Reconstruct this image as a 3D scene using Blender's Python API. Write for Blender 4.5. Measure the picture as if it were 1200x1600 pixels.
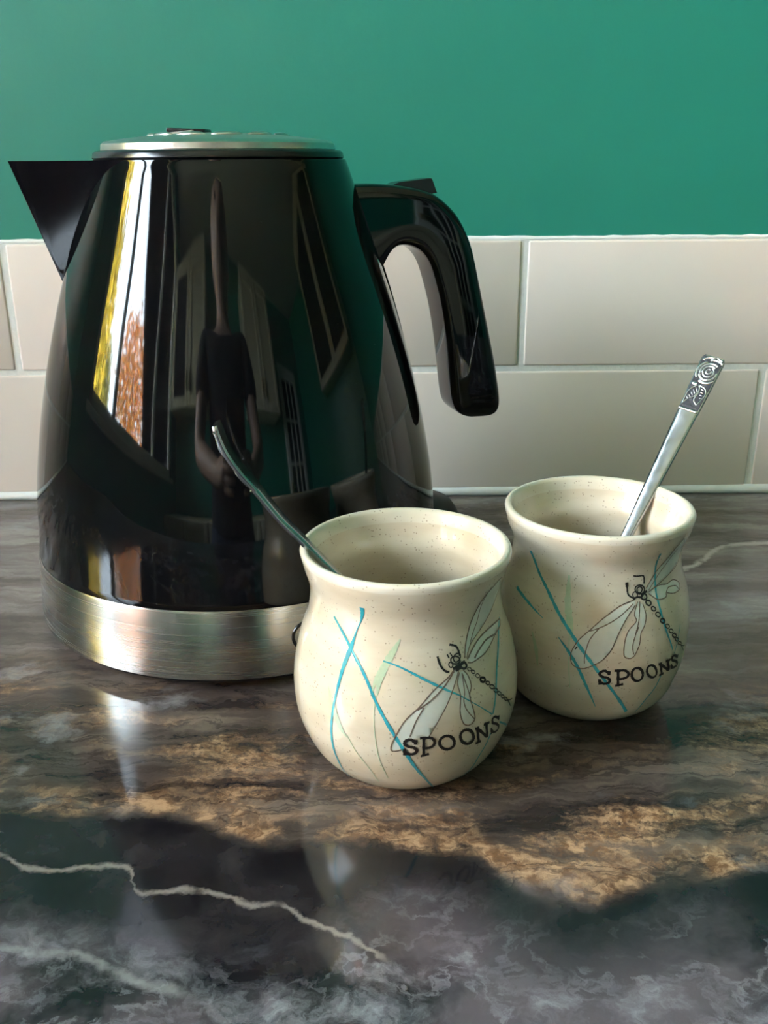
import bpy, bmesh, math, random
from mathutils import Vector, Matrix
from mathutils.geometry import delaunay_2d_cdt

random.seed(7)
scene = bpy.context.scene
for o in list(bpy.data.objects):
    bpy.data.objects.remove(o)
COL = scene.collection
R = math.radians

# ------------------------------------------------------------------ camera
cam_data = bpy.data.cameras.new('camera')
cam_data.sensor_fit = 'VERTICAL'
cam_data.sensor_height = 24.0
cam_data.lens = 24.0 * 1480.0 / 1600.0
cam_data.clip_start = 0.01
cam = bpy.data.objects.new('camera', cam_data)
COL.objects.link(cam)
_r = Vector((0.99989, -0.01402, -0.00568))
_u = Vector((0.01016, 0.34409, 0.93888))
_f = Vector((0.01121, 0.93883, -0.34419))
cam.matrix_world = Matrix(((_r.x, _u.x, -_f.x, -0.08995),
                           (_r.y, _u.y, -_f.y, -0.56909),
                           (_r.z, _u.z, -_f.z, 0.19810),
                           (0, 0, 0, 1)))
scene.camera = cam

# ------------------------------------------------------------------ daylight
world = bpy.data.worlds.new('world')
scene.world = world
world.use_nodes = True
bg = world.node_tree.nodes['Background']
bg.inputs['Color'].default_value = (0.72, 0.87, 1.0, 1)
bg.inputs['Strength'].default_value = 4.0
sun_data = bpy.data.lights.new('sun', 'SUN')
sun_data.energy = 13.0
sun_data.color = (1.0, 0.86, 0.66)
sun_data.angle = R(0.6)
sun = bpy.data.objects.new('sun', sun_data)
COL.objects.link(sun)
sun.rotation_euler = Vector((-0.72, 0.30, -0.58)).to_track_quat('-Z', 'Y').to_euler()
WIN_X, WIN_Y0, WIN_Y1, WIN_Z0, WIN_Z1 = -1.25, -2.15, -0.28, 0.205, 1.48  # opening extended past the reflected window towards the camera, adding frontal light
portal_data = bpy.data.lights.new('window_daylight_portal', 'AREA')
portal_data.shape = 'RECTANGLE'
portal_data.size = WIN_Z1 - WIN_Z0
portal_data.size_y = WIN_Y1 - WIN_Y0
portal_data.cycles.is_portal = True
portal = bpy.data.objects.new('window_daylight_portal', portal_data)
COL.objects.link(portal)
portal.location = (WIN_X - 0.02, (WIN_Y0 + WIN_Y1) / 2, (WIN_Z0 + WIN_Z1) / 2)
portal.rotation_euler = (0, R(-90), 0)

scene.view_settings.view_transform = 'Standard'
scene.view_settings.look = 'None'
scene.view_settings.gamma = 1.0
scene.view_settings.use_curve_mapping = False
scene.view_settings.exposure = 3.74

# ------------------------------------------------------------------ helpers
def tag(o, label=None, cat=None, group=None, kind=None):
    if label: o['label'] = label
    if cat: o['category'] = cat
    if group: o['group'] = group
    if kind: o['kind'] = kind
    return o

def empty(name, loc):
    o = bpy.data.objects.new(name, None)
    o.empty_display_size = 0.02
    COL.objects.link(o)
    o.location = loc
    return o

def smooth(me, angle=40):
    if angle is None:
        return
    me.polygons.foreach_set('use_smooth', [True] * len(me.polygons))
    me.set_sharp_from_angle(angle=R(angle))

def link(name, me, material, parent=None, angle=40):
    """object from a mesh given in the parent's local coordinates"""
    if material is not None and not me.materials:
        me.materials.append(material)
    smooth(me, angle)
    o = bpy.data.objects.new(name, me)
    COL.objects.link(o)
    o.parent = parent
    return o

def mesh(name, verts, faces):
    me = bpy.data.meshes.new(name)
    me.from_pydata([tuple(v) for v in verts], [], faces)
    me.update()
    return me

def fix(me):
    b = bmesh.new(); b.from_mesh(me)
    bmesh.ops.remove_doubles(b, verts=b.verts, dist=1e-7)
    bmesh.ops.recalc_face_normals(b, faces=b.faces)
    b.to_mesh(me); b.free(); me.update()
    return me

def box_mesh(name, size, bevel=0.0, seg=2, loc=(0, 0, 0)):
    b = bmesh.new()
    bmesh.ops.create_cube(b, size=1.0)
    for v in b.verts:
        v.co = Vector((v.co.x * size[0] + loc[0], v.co.y * size[1] + loc[1], v.co.z * size[2] + loc[2]))
    if bevel:
        bmesh.ops.bevel(b, geom=list(b.edges), offset=bevel, segments=seg, profile=0.6, affect='EDGES')
    me = bpy.data.meshes.new(name); b.to_mesh(me); b.free()
    return me

def boxes_mesh(name, lst, bevel=0.0):
    """several (x0,x1,y0,y1,z0,z1) blocks that make ONE piece"""
    b = bmesh.new()
    for x0, x1, y0, y1, z0, z1 in lst:
        r = bmesh.ops.create_cube(b, size=1.0)
        for v in r['verts']:
            v.co = Vector((x0 + (v.co.x + .5) * (x1 - x0), y0 + (v.co.y + .5) * (y1 - y0), z0 + (v.co.z + .5) * (z1 - z0)))
    if bevel:
        bmesh.ops.bevel(b, geom=list(b.edges), offset=bevel, segments=2, profile=0.6, affect='EDGES')
    me = bpy.data.meshes.new(name); b.to_mesh(me); b.free()
    return me

def lathe(name, prof, seg=96):
    verts, faces, rings = [], [], []
    for r, z in prof:
        if r < 1e-6:
            rings.append([len(verts)]); verts.append((0, 0, z))
        else:
            rings.append(list(range(len(verts), len(verts) + seg)))
            for i in range(seg):
                a = 2 * math.pi * i / seg
                verts.append((r * math.cos(a), r * math.sin(a), z))
    for a, b in zip(rings, rings[1:]):
        for i in range(seg):
            j = (i + 1) % seg
            if len(a) == 1 and len(b) == 1: continue
            if len(a) == 1: faces.append((a[0], b[j], b[i]))
            elif len(b) == 1: faces.append((a[i], a[j], b[0]))
            else: faces.append((a[i], a[j], b[j], b[i]))
    return fix(mesh(name, verts, faces))

def loft(name, rings, closed=True, cap=True):
    verts, faces = [], []
    n = len(rings[0])
    for r in rings: verts += r
    for k in range(len(rings) - 1):
        for i in range(n if closed else n - 1):
            j = (i + 1) % n
            faces.append((k * n + i, k * n + j, (k + 1) * n + j, (k + 1) * n + i))
    if cap and closed:
        faces.append(tuple(range(n)))
        faces.append(tuple(range((len(rings) - 1) * n, len(rings) * n)))
    return fix(mesh(name, verts, faces))

def catmull(pts, n):
    """points: tuples of any length; n samples per span"""
    out = []
    P = [pts[0]] + list(pts) + [pts[-1]]
    for i in range(1, len(P) - 2):
        for k in range(n):
            t = k / n
            out.append(tuple(0.5 * (2 * b + (c - a) * t + (2 * a - 5 * b + 4 * c - d) * t * t + (3 * b - a - 3 * c + d) * t ** 3)
                             for a, b, c, d in zip(P[i - 1], P[i], P[i + 1], P[i + 2])))
    out.append(tuple(pts[-1]))
    return out

def hermite(zk, rk, z):
    n = len(zk)
    z = min(max(z, zk[0]), zk[-1])
    def grad(i):
        if i == 0: return (rk[1] - rk[0]) / (zk[1] - zk[0])
        if i == n - 1: return (rk[-1] - rk[-2]) / (zk[-1] - zk[-2])
        h1, h2 = zk[i] - zk[i - 1], zk[i + 1] - zk[i]
        return (h1 * h1 * rk[i + 1] + (h2 * h2 - h1 * h1) * rk[i] - h2 * h2 * rk[i - 1]) / (h1 * h2 * (h1 + h2))
    i = 0
    while i < n - 2 and z > zk[i + 1]: i += 1
    h = zk[i + 1] - zk[i]; s = (z - zk[i]) / h
    return ((2 * s**3 - 3 * s**2 + 1) * rk[i] + (s**3 - 2 * s**2 + s) * h * grad(i)
            + (-2 * s**3 + 3 * s**2) * rk[i + 1] + (s**3 - s**2) * h * grad(i + 1))

# ------------------------------------------------------------------ materials
class NT:
    """tiny node-tree builder"""
    def __init__(self, name):
        self.m = bpy.data.materials.new(name); self.m.use_nodes = True
        self.t = self.m.node_tree; self.n = self.t.nodes
        self.b = self.n['Principled BSDF']; self.out = self.n['Material Output']
    def node(self, kind, **kw):
        nd = self.n.new(kind)
        for k, v in kw.items():
            if hasattr(nd, k): setattr(nd, k, v)
        return nd
    def put(self, sock, val):
        if hasattr(val, 'is_linked') or isinstance(val, bpy.types.NodeSocket): self.t.links.new(val, sock)
        else: sock.default_value = val
    def math(self, op, a, b=0.0, c=0.0, clamp=False):
        nd = self.n.new('ShaderNodeMath'); nd.operation = op; nd.use_clamp = clamp
        for s, v in zip(nd.inputs, (a, b, c)): self.put(s, v)
        return nd.outputs[0]
    def smooth(self, v, lo, hi):
        nd = self.n.new('ShaderNodeMapRange'); nd.interpolation_type = 'SMOOTHSTEP'
        self.put(nd.inputs[0], v); self.put(nd.inputs[1], lo); self.put(nd.inputs[2], hi)
        return nd.outputs[0]
    def coord(self): return self.n.new('ShaderNodeTexCoord').outputs['Object']
    def vscale(self, v, s):
        nd = self.n.new('ShaderNodeVectorMath'); nd.operation = 'MULTIPLY'
        self.put(nd.inputs[0], v); nd.inputs[1].default_value = s
        return nd.outputs[0]
    def vadd(self, a, b):
        nd = self.n.new('ShaderNodeVectorMath'); nd.operation = 'ADD'
        self.put(nd.inputs[0], a); self.put(nd.inputs[1], b)
        return nd.outputs[0]
    def noise(self, v, scale, detail=4, rough=0.55, dist=0.0, color=False):
        nd = self.n.new('ShaderNodeTexNoise')
        self.put(nd.inputs['Vector'], v); nd.inputs['Scale'].default_value = scale
        nd.inputs['Detail'].default_value = detail; nd.inputs['Roughness'].default_value = rough
        nd.inputs['Distortion'].default_value = dist
        return nd.outputs['Color' if color else 'Fac']
    def ramp(self, v, stops):
        nd = self.n.new('ShaderNodeValToRGB'); self.put(nd.inputs[0], v)
        e = nd.color_ramp.elements
        while len(e) < len(stops): e.new(0.5)
        for el, (p, c) in zip(e, stops): el.position = p; el.color = (*c, 1)
        return nd.outputs[0]
    def mix(self, f, a, b):
        nd = self.n.new('ShaderNodeMix'); nd.data_type = 'RGBA'
        self.put(nd.inputs[0], f)
        for s, v in ((nd.inputs[6], a), (nd.inputs[7], b)):
            self.put(s, (*v, 1) if isinstance(v, tuple) and len(v) == 3 else v)
        return nd.outputs[2]
    def bump(self, h, strength, dist):
        nd = self.n.new('ShaderNodeBump'); self.put(nd.inputs['Height'], h)
        nd.inputs['Strength'].default_value = strength; nd.inputs['Distance'].default_value = dist
        self.t.links.new(nd.outputs[0], self.b.inputs['Normal'])
    def set(self, **kw):
        for k, v in kw.items():
            self.put(self.b.inputs[k.replace('_', ' ')], (*v, 1) if isinstance(v, tuple) and len(v) == 3 else v)
        return self

def plain(name, color, rough=0.5, metal=0.0, var=0.12, scale=40.0, bump=0.0, **kw):
    m = NT(name); c = m.coord(); n = m.noise(c, scale)
    dark = tuple(x * (1 - var) for x in color); lite = tuple(min(1, x * (1 + var)) for x in color)
    m.set(Base_Color=m.mix(n, dark, lite), Roughness=rough, Metallic=metal, **kw)
    if bump: m.bump(n, bump, 0.001)
    return m.m

M = {}
# painted wall
m = NT('green_wall_paint'); c = m.coord()
n1 = m.noise(c, 6.0, 3); n2 = m.noise(c, 420.0, 3)
m.set(Base_Color=m.mix(n1, (0.006, 0.215, 0.152), (0.008, 0.240, 0.172)), Roughness=0.45, IOR=1.72)
m.bump(n2, 0.12, 0.0006); M['green'] = m.m
M['white_paint'] = plain('white_paint', (0.80, 0.79, 0.76), 0.6)
M['ceiling'] = plain('ceiling_paint', (0.82, 0.81, 0.79), 0.8)
M['floor'] = plain('floor_vinyl', (0.36, 0.31, 0.26), 0.5)
# ceramic tile
m = NT('cream_tile_glaze'); c = m.coord()
n1 = m.noise(c, 9.0, 2); n2 = m.noise(c, 60.0, 2)
m.set(Base_Color=m.mix(n1, (0.75, 0.64, 0.56), (0.82, 0.71, 0.635)), Roughness=0.22)
m.bump(m.math('ADD', n1, m.math('MULTIPLY', n2, 0.12)), 0.35, 0.004); M['tile'] = m.m
M['grout'] = plain('grout', (0.76, 0.74, 0.69), 0.85, scale=300, bump=0.4)
M['sealant'] = plain('white_sealant', (0.80, 0.80, 0.78), 0.4, scale=60, bump=0.1)
# kettle
m = NT('black_gloss_plastic'); c = m.coord()
n1 = m.noise(c, 900.0, 2); n2 = m.noise(c, 14.0, 3)
sp = m.smooth(n1, 0.77, 0.82)
m.set(Base_Color=m.mix(m.math('MULTIPLY', sp, 0.35), (0.0035, 0.0035, 0.004), (0.4, 0.4, 0.4)),
      Roughness=m.math('MULTIPLY_ADD', n2, 0.05, 0.02), IOR=1.44)
M['black'] = m.m
M['black_satin'] = plain('black_satin_plastic', (0.006, 0.006, 0.007), 0.22, var=0.2)
M['black_spout'] = plain('black_spout_plastic', (0.003, 0.0025, 0.0035), 0.06, var=0.2, IOR=1.35)
M['black_matt'] = plain('black_matt_plastic', (0.012, 0.012, 0.013), 0.45, var=0.2)
m = NT('brushed_steel_band'); c = m.coord()
n1 = m.noise(m.vscale(c, (14, 14, 1900)), 1.0, 3)
m.set(Base_Color=m.mix(n1, (0.42, 0.408, 0.385), (0.48, 0.467, 0.44)), Metallic=1.0, Roughness=m.math('MULTIPLY_ADD', n1, 0.14, 0.19))
m.set(Anisotropic=0.8, Anisotropic_Rotation=0.25)
tn = m.node('ShaderNodeTangent'); tn.direction_type = 'RADIAL'; tn.axis = 'Z'
m.t.links.new(tn.outputs[0], m.b.inputs['Tangent'])
m.bump(n1, 0.02, 0.0002); M['band'] = m.m
M['lid_steel'] = plain('brushed_lid_steel', (0.62, 0.62, 0.60), 0.30, 1.0, scale=200, bump=0.1)
# cutlery
m = NT('cutlery_steel'); c = m.coord()
n1 = m.noise(c, 260.0, 4)
m.set(Base_Color=m.mix(n1, (0.36, 0.37, 0.385), (0.52, 0.53, 0.545)), Metallic=1.0, Roughness=m.math('MULTIPLY_ADD', n1, 0.22, 0.08))
m.bump(n1, 0.10, 0.0004); M['steel'] = m.m
M['steel_dark'] = plain('tarnished_steel', (0.045, 0.045, 0.048), 0.45, 1.0, scale=900, bump=0.3)
M['steel_rose'] = plain('polished_relief_steel', (0.60, 0.61, 0.61), 0.22, 1.0, scale=300)
# stoneware
def stoneware(name, dark, lite):
    m = NT(name); c = m.coord()
    n1 = m.noise(m.vscale(c, (1, 1, 3.2)), 26.0, 4)
    vor = m.node('ShaderNodeTexVoronoi'); vor.inputs['Scale'].default_value = 800.0
    m.put(vor.inputs['Vector'], c)
    pick = m.math('GREATER_THAN', m.noise(c, 400.0, 1), 0.55)
    speck = m.math('MULTIPLY', m.smooth(vor.outputs['Distance'], 0.30, 0.12), pick)
    base = m.mix(m.smooth(n1, 0.3, 0.7), dark, lite)
    m.set(Base_Color=m.mix(m.math('MULTIPLY', speck, 0.62), base, (0.16, 0.09, 0.05)), Roughness=0.30,
          Coat_Weight=1.0, Coat_Roughness=0.035, Coat_IOR=1.5)
    m.bump(m.noise(m.vscale(c, (1, 1, 6)), 34.0, 3), 0.07, 0.0016)
    return m.m
M['mug'] = stoneware('cream_speckled_stoneware', (0.55, 0.462, 0.340), (0.67, 0.597, 0.478))
M['mug_rim'] = stoneware('pale_speckled_rim_glaze', (0.62, 0.56, 0.45), (0.70, 0.65, 0.55))
def paint(name, col, var=0.2, scale=300):
    return plain(name, col, 0.3, var=var, scale=scale, Coat_Weight=1.0, Coat_Roughness=0.04)
M['teal'] = paint('teal_underglaze', (0.03, 0.33, 0.40), 0.30)
M['pale_green'] = paint('pale_green_underglaze', (0.44, 0.53, 0.36), 0.16, 900)
M['wing'] = paint('pale_blue_wash', (0.60, 0.63, 0.57), 0.08)
M['brown_ink'] = paint('brown_underglaze_pencil', (0.17, 0.115, 0.085), 0.45, 1500)
M['ink'] = plain('black_underglaze', (0.014, 0.010, 0.009), 0.45, var=0.4, scale=900)
# kitchen beyond the camera
M['cream'] = plain('cream_cabinet_paint', (0.66, 0.59, 0.44), 0.45)
M['dark_glass'] = plain('dark_glass', (0.02, 0.025, 0.03), 0.06)
M['brass'] = plain('brass', (0.55, 0.42, 0.22), 0.3, 1.0)
M['skin'] = plain('skin', (0.52, 0.33, 0.25), 0.5)
M['lips'] = plain('lips', (0.40, 0.16, 0.14), 0.5)
M['hair'] = plain('dark_hair', (0.05, 0.03, 0.02), 0.6)
M['shirt'] = plain('black_cotton', (0.012, 0.012, 0.014), 0.9)
M['denim'] = plain('dark_denim', (0.03, 0.04, 0.07), 0.9)
M['bark'] = plain('bark', (0.10, 0.07, 0.05), 0.9)
M['lawn'] = plain('lawn', (0.16, 0.17, 0.08), 0.9)
def leafmat(name, a, b):
    m = NT(name); m.set(Base_Color=m.mix(m.noise(m.coord(), 3.0, 5), a, b), Roughness=0.6); return m.m
M['leaf_yellow'] = leafmat('yellow_autumn_leaves', (0.30, 0.26, 0.03), (0.85, 0.62, 0.06))
M['leaf_orange'] = leafmat('orange_autumn_leaves', (0.42, 0.14, 0.04), (0.86, 0.45, 0.14))
M['leaf_olive'] = leafmat('olive_autumn_leaves', (0.06, 0.09, 0.02), (0.42, 0.38, 0.06))
m = NT('window_glass')
tr = m.node('ShaderNodeBsdfTransparent'); gl = m.node('ShaderNodeBsdfGlossy'); gl.inputs['Roughness'].default_value = 0.01
fr = m.node('ShaderNodeFresnel'); fr.inputs['IOR'].default_value = 1.45
mx = m.node('ShaderNodeMixShader')
m.t.links.new(fr.outputs[0], mx.inputs[0]); m.t.links.new(tr.outputs[0], mx.inputs[1]); m.t.links.new(gl.outputs[0], mx.inputs[2])
m.t.links.new(mx.outputs[0], m.out.inputs['Surface']); M['glass'] = m.m

# marbled laminate worktop: bands and veins have their own shapes on the board
m = NT('dark_marbled_laminate'); c = m.coord()
wob = m.noise(c, 22.0, 5, 0.6, color=True)
wv = m.vadd(wob, (-0.5, -0.5, -0.5)); P1 = m.vadd(c, m.vscale(wv, (0.030, 0.022, 0)))
fine = m.noise(c, 120.0, 5, 0.65, color=True)
fv = m.vadd(fine, (-0.5, -0.5, -0.5)); P2 = m.vadd(P1, m.vscale(fv, (0.009, 0.007, 0)))
PF = m.vadd(c, m.vscale(fv, (0.007, 0.007, 0)))
sepF = m.node('ShaderNodeSeparateXYZ'); m.put(sepF.inputs[0], PF); xF, yF = sepF.outputs[0], sepF.outputs[1]
def curve_of_x(pts):
    """board coordinate y as a function of x, from (x, y) knots"""
    nd = m.node('ShaderNodeFloatCurve')
    fac = m.math('MULTIPLY_ADD', xF, 1 / 0.6, 0.35 / 0.6, clamp=True)
    m.put(nd.inputs['Value'], fac)
    cv = nd.mapping.curves[0]
    q = [((x + 0.35) / 0.6, (y + 0.5) / 0.5) for x, y in pts]
    cv.points[0].location = (0, q[0][1]); cv.points[1].location = (1, q[-1][1])
    for p in q: cv.points.new(*p)
    for p in cv.points: p.handle_type = 'AUTO'
    nd.mapping.update()
    return m.math('MULTIPLY_ADD', nd.outputs[0], 0.5, -0.5)
B1 = [(-0.2135, -0.3089), (-0.1918, -0.3117), (-0.1743, -0.3108), (-0.1543, -0.3118), (-0.1385, -0.3201), (-0.1226, -0.3265), (-0.1127, -0.3252), (-0.0877, -0.3287), (-0.073, -0.3319), (-0.0603, -0.3328), (-0.0502, -0.3449), (-0.0394, -0.3477), (-0.0296, -0.3543), (-0.0214, -0.3507), (-0.0079, -0.3458), (0.0066, -0.3447), (0.0276, -0.3397)]
V1 = [(-0.2056, -0.3306), (-0.1977, -0.3364), (-0.1913, -0.3385), (-0.1783, -0.3374), (-0.1649, -0.3371), (-0.1617, -0.3426), (-0.1591, -0.3492), (-0.1549, -0.348), (-0.1458, -0.3471), (-0.1342, -0.3497), (-0.1265, -0.3529), (-0.1173, -0.3531), (-0.1114, -0.3593), (-0.1041, -0.3625), (-0.0952, -0.3673), (-0.0883, -0.3741)]
V2 = [(0.05, -0.128), (0.068, -0.1201), (0.0806, -0.112), (0.0917, -0.0992), (0.1, -0.0903), (0.1288, -0.0846), (0.2, -0.078)]
V3 = [(-0.21, -0.366), (-0.1921, -0.3676), (-0.1808, -0.3705), (-0.1686, -0.3714), (-0.1579, -0.3769), (-0.1443, -0.3823)]
CL = [(-0.1929, -0.3654), (-0.1741, -0.3702), (-0.1559, -0.3749), (-0.1216, -0.3797), (-0.102, -0.3716), (-0.0881, -0.3581), (-0.0736, -0.3559), (-0.0538, -0.3704), (-0.0383, -0.3793), (-0.0206, -0.3754), (-0.0007, -0.3669), (0.0186, -0.3626)]
d1 = m.math('SUBTRACT', yF, curve_of_x(B1))                 # > 0 behind the dark field's edge
streak = m.noise(m.vscale(P2, (9, 46, 1)), 1.0, 9, 0.66)
brown = m.ramp(streak, [(0.28, (0.012, 0.009, 0.010)), (0.42, (0.034, 0.025, 0.024)), (0.52, (0.075, 0.055, 0.048)), (0.62, (0.140, 0.108, 0.092)), (0.74, (0.055, 0.042, 0.038))])
grit = m.noise(c, 420.0, 3, 0.7)
back = m.ramp(streak, [(0.26, (0.045, 0.036, 0.034)), (0.42, (0.10, 0.082, 0.076)), (0.54, (0.175, 0.150, 0.140)), (0.64, (0.27, 0.24, 0.23)), (0.76, (0.12, 0.10, 0.095))])
brown = m.mix(m.smooth(d1, 0.075, 0.125), brown, back)
gold_n = m.noise(m.vscale(P2, (16, 48, 1)), 1.0, 10, 0.70)
patch = m.noise(m.vadd(P1, (3.1, 1.7, 0)), 9.0, 4, 0.6)
zone = m.math('MULTIPLY', m.smooth(d1, 0.120, 0.035), m.smooth(d1, -0.004, 0.004))
gold = m.math('MULTIPLY', m.smooth(gold_n, 0.46, 0.60), zone)
gold = m.math('MULTIPLY', gold, m.smooth(patch, 0.40, 0.56))
gold = m.math('MULTIPLY', gold, m.smooth(grit, 0.26, 0.58))
gold_c = m.mix(m.smooth(m.noise(P2, 160.0, 4, 0.7), 0.38, 0.62), (0.17, 0.085, 0.042), (0.48, 0.295, 0.175))
base = m.mix(m.math('MULTIPLY', gold, 0.92), brown, gold_c)
edge = m.math('MULTIPLY', m.smooth(d1, -0.003, 0.002), m.smooth(d1, 0.018, 0.003))
edge = m.math('MULTIPLY', edge, m.smooth(m.noise(P2, 60.0, 6, 0.65), 0.40, 0.58))
base = m.mix(m.math('MULTIPLY', edge, 0.85), base, gold_c)
lines = m.math('ABSOLUTE', m.math('SUBTRACT', m.noise(m.vscale(P2, (11, 62, 1)), 1.0, 5, 0.6), 0.5))
base = m.mix(m.math('MULTIPLY', m.smooth(lines, 0.022, 0.004), m.math('MULTIPLY', m.smooth(d1, 0.14, 0.08), 0.50)), base, (0.014, 0.010, 0.011))
haze = m.noise(m.vscale(P2, (16, 30, 1)), 1.0, 8, 0.62)
base = m.mix(m.math('MULTIPLY', m.smooth(haze, 0.55, 0.70), 0.60), base, (0.30, 0.29, 0.31))
dark_f = m.mix(m.smooth(m.noise(P2, 26.0, 8, 0.65), 0.35, 0.75), (0.006, 0.005, 0.007), (0.040, 0.033, 0.036))
base = m.mix(m.smooth(d1, 0.002, -0.006), base, dark_f)
d2 = m.math('SUBTRACT', yF, curve_of_x(CL))
cloud_n = m.noise(m.vscale(P2, (26, 34, 1)), 1.0, 10, 0.70)
ridge = m.math('ABSOLUTE', m.math('SUBTRACT', m.noise(P2, 34.0, 6, 0.6), 0.5))
low = m.smooth(d2, 0.020, -0.018)
base = m.mix(m.math('MULTIPLY', low, m.smooth(m.noise(P1, 15.0, 5, 0.6), 0.40, 0.58)), base, (0.105, 0.083, 0.098))
cl = m.math('MULTIPLY', m.math('MAXIMUM', m.smooth(cloud_n, 0.47, 0.72), m.math('MULTIPLY', m.smooth(ridge, 0.030, 0.0), 0.35)), low)
cloud_c = m.mix(m.smooth(m.noise(P2, 70.0, 6, 0.7), 0.35, 0.65), (0.17, 0.15, 0.18), (0.46, 0.45, 0.51))
base = m.mix(m.math('MULTIPLY', cl, 0.75), base, cloud_c)
def vein(base, pts, w, soft, col, amt, x0, x1):
    d = m.math('ABSOLUTE', m.math('SUBTRACT', yF, curve_of_x(pts)))
    f = m.math('MULTIPLY', m.smooth(d, soft, w), m.math('MULTIPLY', m.smooth(xF, x0 - .004, x0 + .004), m.smooth(xF, x1 + .004, x1 - .004)))
    f = m.math('MULTIPLY', f, m.smooth(m.noise(c, 90.0, 4), 0.25, 0.5))
    return m.mix(m.math('MULTIPLY', f, amt), base, col)
base = vein(base, V1, 0.0001, 0.0018, (0.34, 0.29, 0.27), 0.60, -0.30, -0.088)
base = vein(base, V2, 0.0003, 0.0040, (0.48, 0.44, 0.41), 0.8, 0.05, 0.25)
base = vein(base, V3, 0.0001, 0.0026, (0.34, 0.33, 0.34), 0.42, -0.30, -0.14)
m.set(Base_Color=base, Roughness=m.math('MULTIPLY_ADD', grit, 0.05, 0.06), IOR=1.48)
m.bump(grit, 0.02, 0.0004); M['worktop'] = m.m

# ------------------------------------------------------------------ the room
XL, XR, YF, ZC, ZF = -1.25, 2.40, -2.40, 1.60, -0.90
TZ = 0.1575                                   # top of the tiling
wall_back = tag(link('wall_back', box_mesh('wall_back', (XR - XL + 0.4, 0.12, ZC - ZF), loc=((XL + XR) / 2, 0.0665, (ZC + ZF) / 2)), M['green']),
                'green painted kitchen wall above a splashback of cream tiles', kind='structure')
grout = link('grout_bed', box_mesh('grout_bed', (XR - XL, 0.0056, TZ - 0.001), loc=((XL + XR) / 2, 0.0037, (TZ - 0.001) / 2)), M['grout'], wall_back)
def tile_mesh(name, w, h):
    b = bmesh.new()
    bmesh.ops.create_cube(b, size=1.0)
    for v in b.verts:
        v.co = Vector((v.co.x * w, v.co.y * 0.0064 + 0.0032, v.co.z * h))
    front = [e for e in b.edges if any(abs(v.co.y) < 1e-6 for v in e.verts)]
    bmesh.ops.bevel(b, geom=front, offset=0.0013, segments=3, profile=0.5, affect='EDGES')
    me = bpy.data.meshes.new(name); b.to_mesh(me); b.free()
    return me
PW = 0.303
tm = {}
rows = [(0.0052, 0.0796, PW / 2 - 0.0029), (0.0828, 0.1562, 0.0)]
for z0, z1, off in rows:
    k = math.floor((XL - off) / PW)
    while off + k * PW < XR:
        x0, x1 = off + k * PW + 0.0019, off + (k + 1) * PW - 0.0019
        x0, x1 = max(x0, XL + 0.001), min(x1, XR - 0.001)
        if x1 - x0 > 0.02:
            key = (round(x1 - x0, 4), z0)
            if key not in tm: tm[key] = tile_mesh('tile', x1 - x0, z1 - z0)
            t = link('tile', tm[key], M['tile'], wall_back)
            t.location = ((x0 + x1) / 2, random.uniform(-0.0003, 0.0003), (z0 + z1) / 2)
            t.rotation_euler = (random.uniform(-.003, .003), random.uniform(-.0012, .0012), random.uniform(-.0015, .0015))
        k += 1
# thin ragged bead of white paint along the tile tops, and the sealant where tiles meet worktop
def bead(name, z, r, y, n, jit):
    rings = []
    for i in range(n + 1):
        x = -0.75 + 1.5 * i / n
        rr = r * (1 + random.uniform(-jit, jit))
        rings.append([(x, y - rr * math.cos(a), z + rr * 0.8 * math.sin(a)) for a in [R(q) for q in range(-100, 101, 25)]])
    return loft(name, rings, closed=False)
link('paint_edge', bead('paint_edge', TZ, 0.0015, 0.0040, 260, 0.30), M['white_paint'], wall_back)
tag(link('trim_1', bead('trim_1', 0.0026, 0.0042, 0.0022, 120, 0.12), M['sealant']), 'white sealant bead between cream tiles and worktop', kind='structure')
wl = [(XL - 0.14, XL, YF, WIN_Y0, ZF, ZC), (XL - 0.14, XL, WIN_Y1, 0.0065, ZF, ZC), (XL - 0.14, XL, WIN_Y0, WIN_Y1, ZF, WIN_Z0), (XL - 0.14, XL, WIN_Y0, WIN_Y1, WIN_Z1, ZC)]
tag(link('wall_left', boxes_mesh('wall_left', wl), M['green'], angle=None), 'green kitchen wall with the window', kind='structure')
tag(link('wall_right', boxes_mesh('wall_right', [(XR, XR + 0.1, YF, 0.0065, ZF, ZC)]), M['green'], angle=None), 'green kitchen wall on the far right', kind='structure')
tag(link('wall_front', boxes_mesh('wall_front', [(XL - 0.14, XR + 0.1, YF - 0.1, YF, ZF, ZC)]), M['green'], angle=None), 'green kitchen wall behind the photographer', kind='structure')
tag(link('ceiling', boxes_mesh('ceiling', [(XL - 0.14, XR + 0.1, YF - 0.1, 0.12, ZC, ZC + 0.1)]), M['ceiling'], angle=None), 'plain white kitchen ceiling', kind='structure')
tag(link('floor', boxes_mesh('floor', [(XL - 0.14, XR + 0.1, YF - 0.1, 0.12, ZF - 0.1, ZF)]), M['floor'], angle=None), 'brown kitchen floor', kind='structure')

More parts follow.
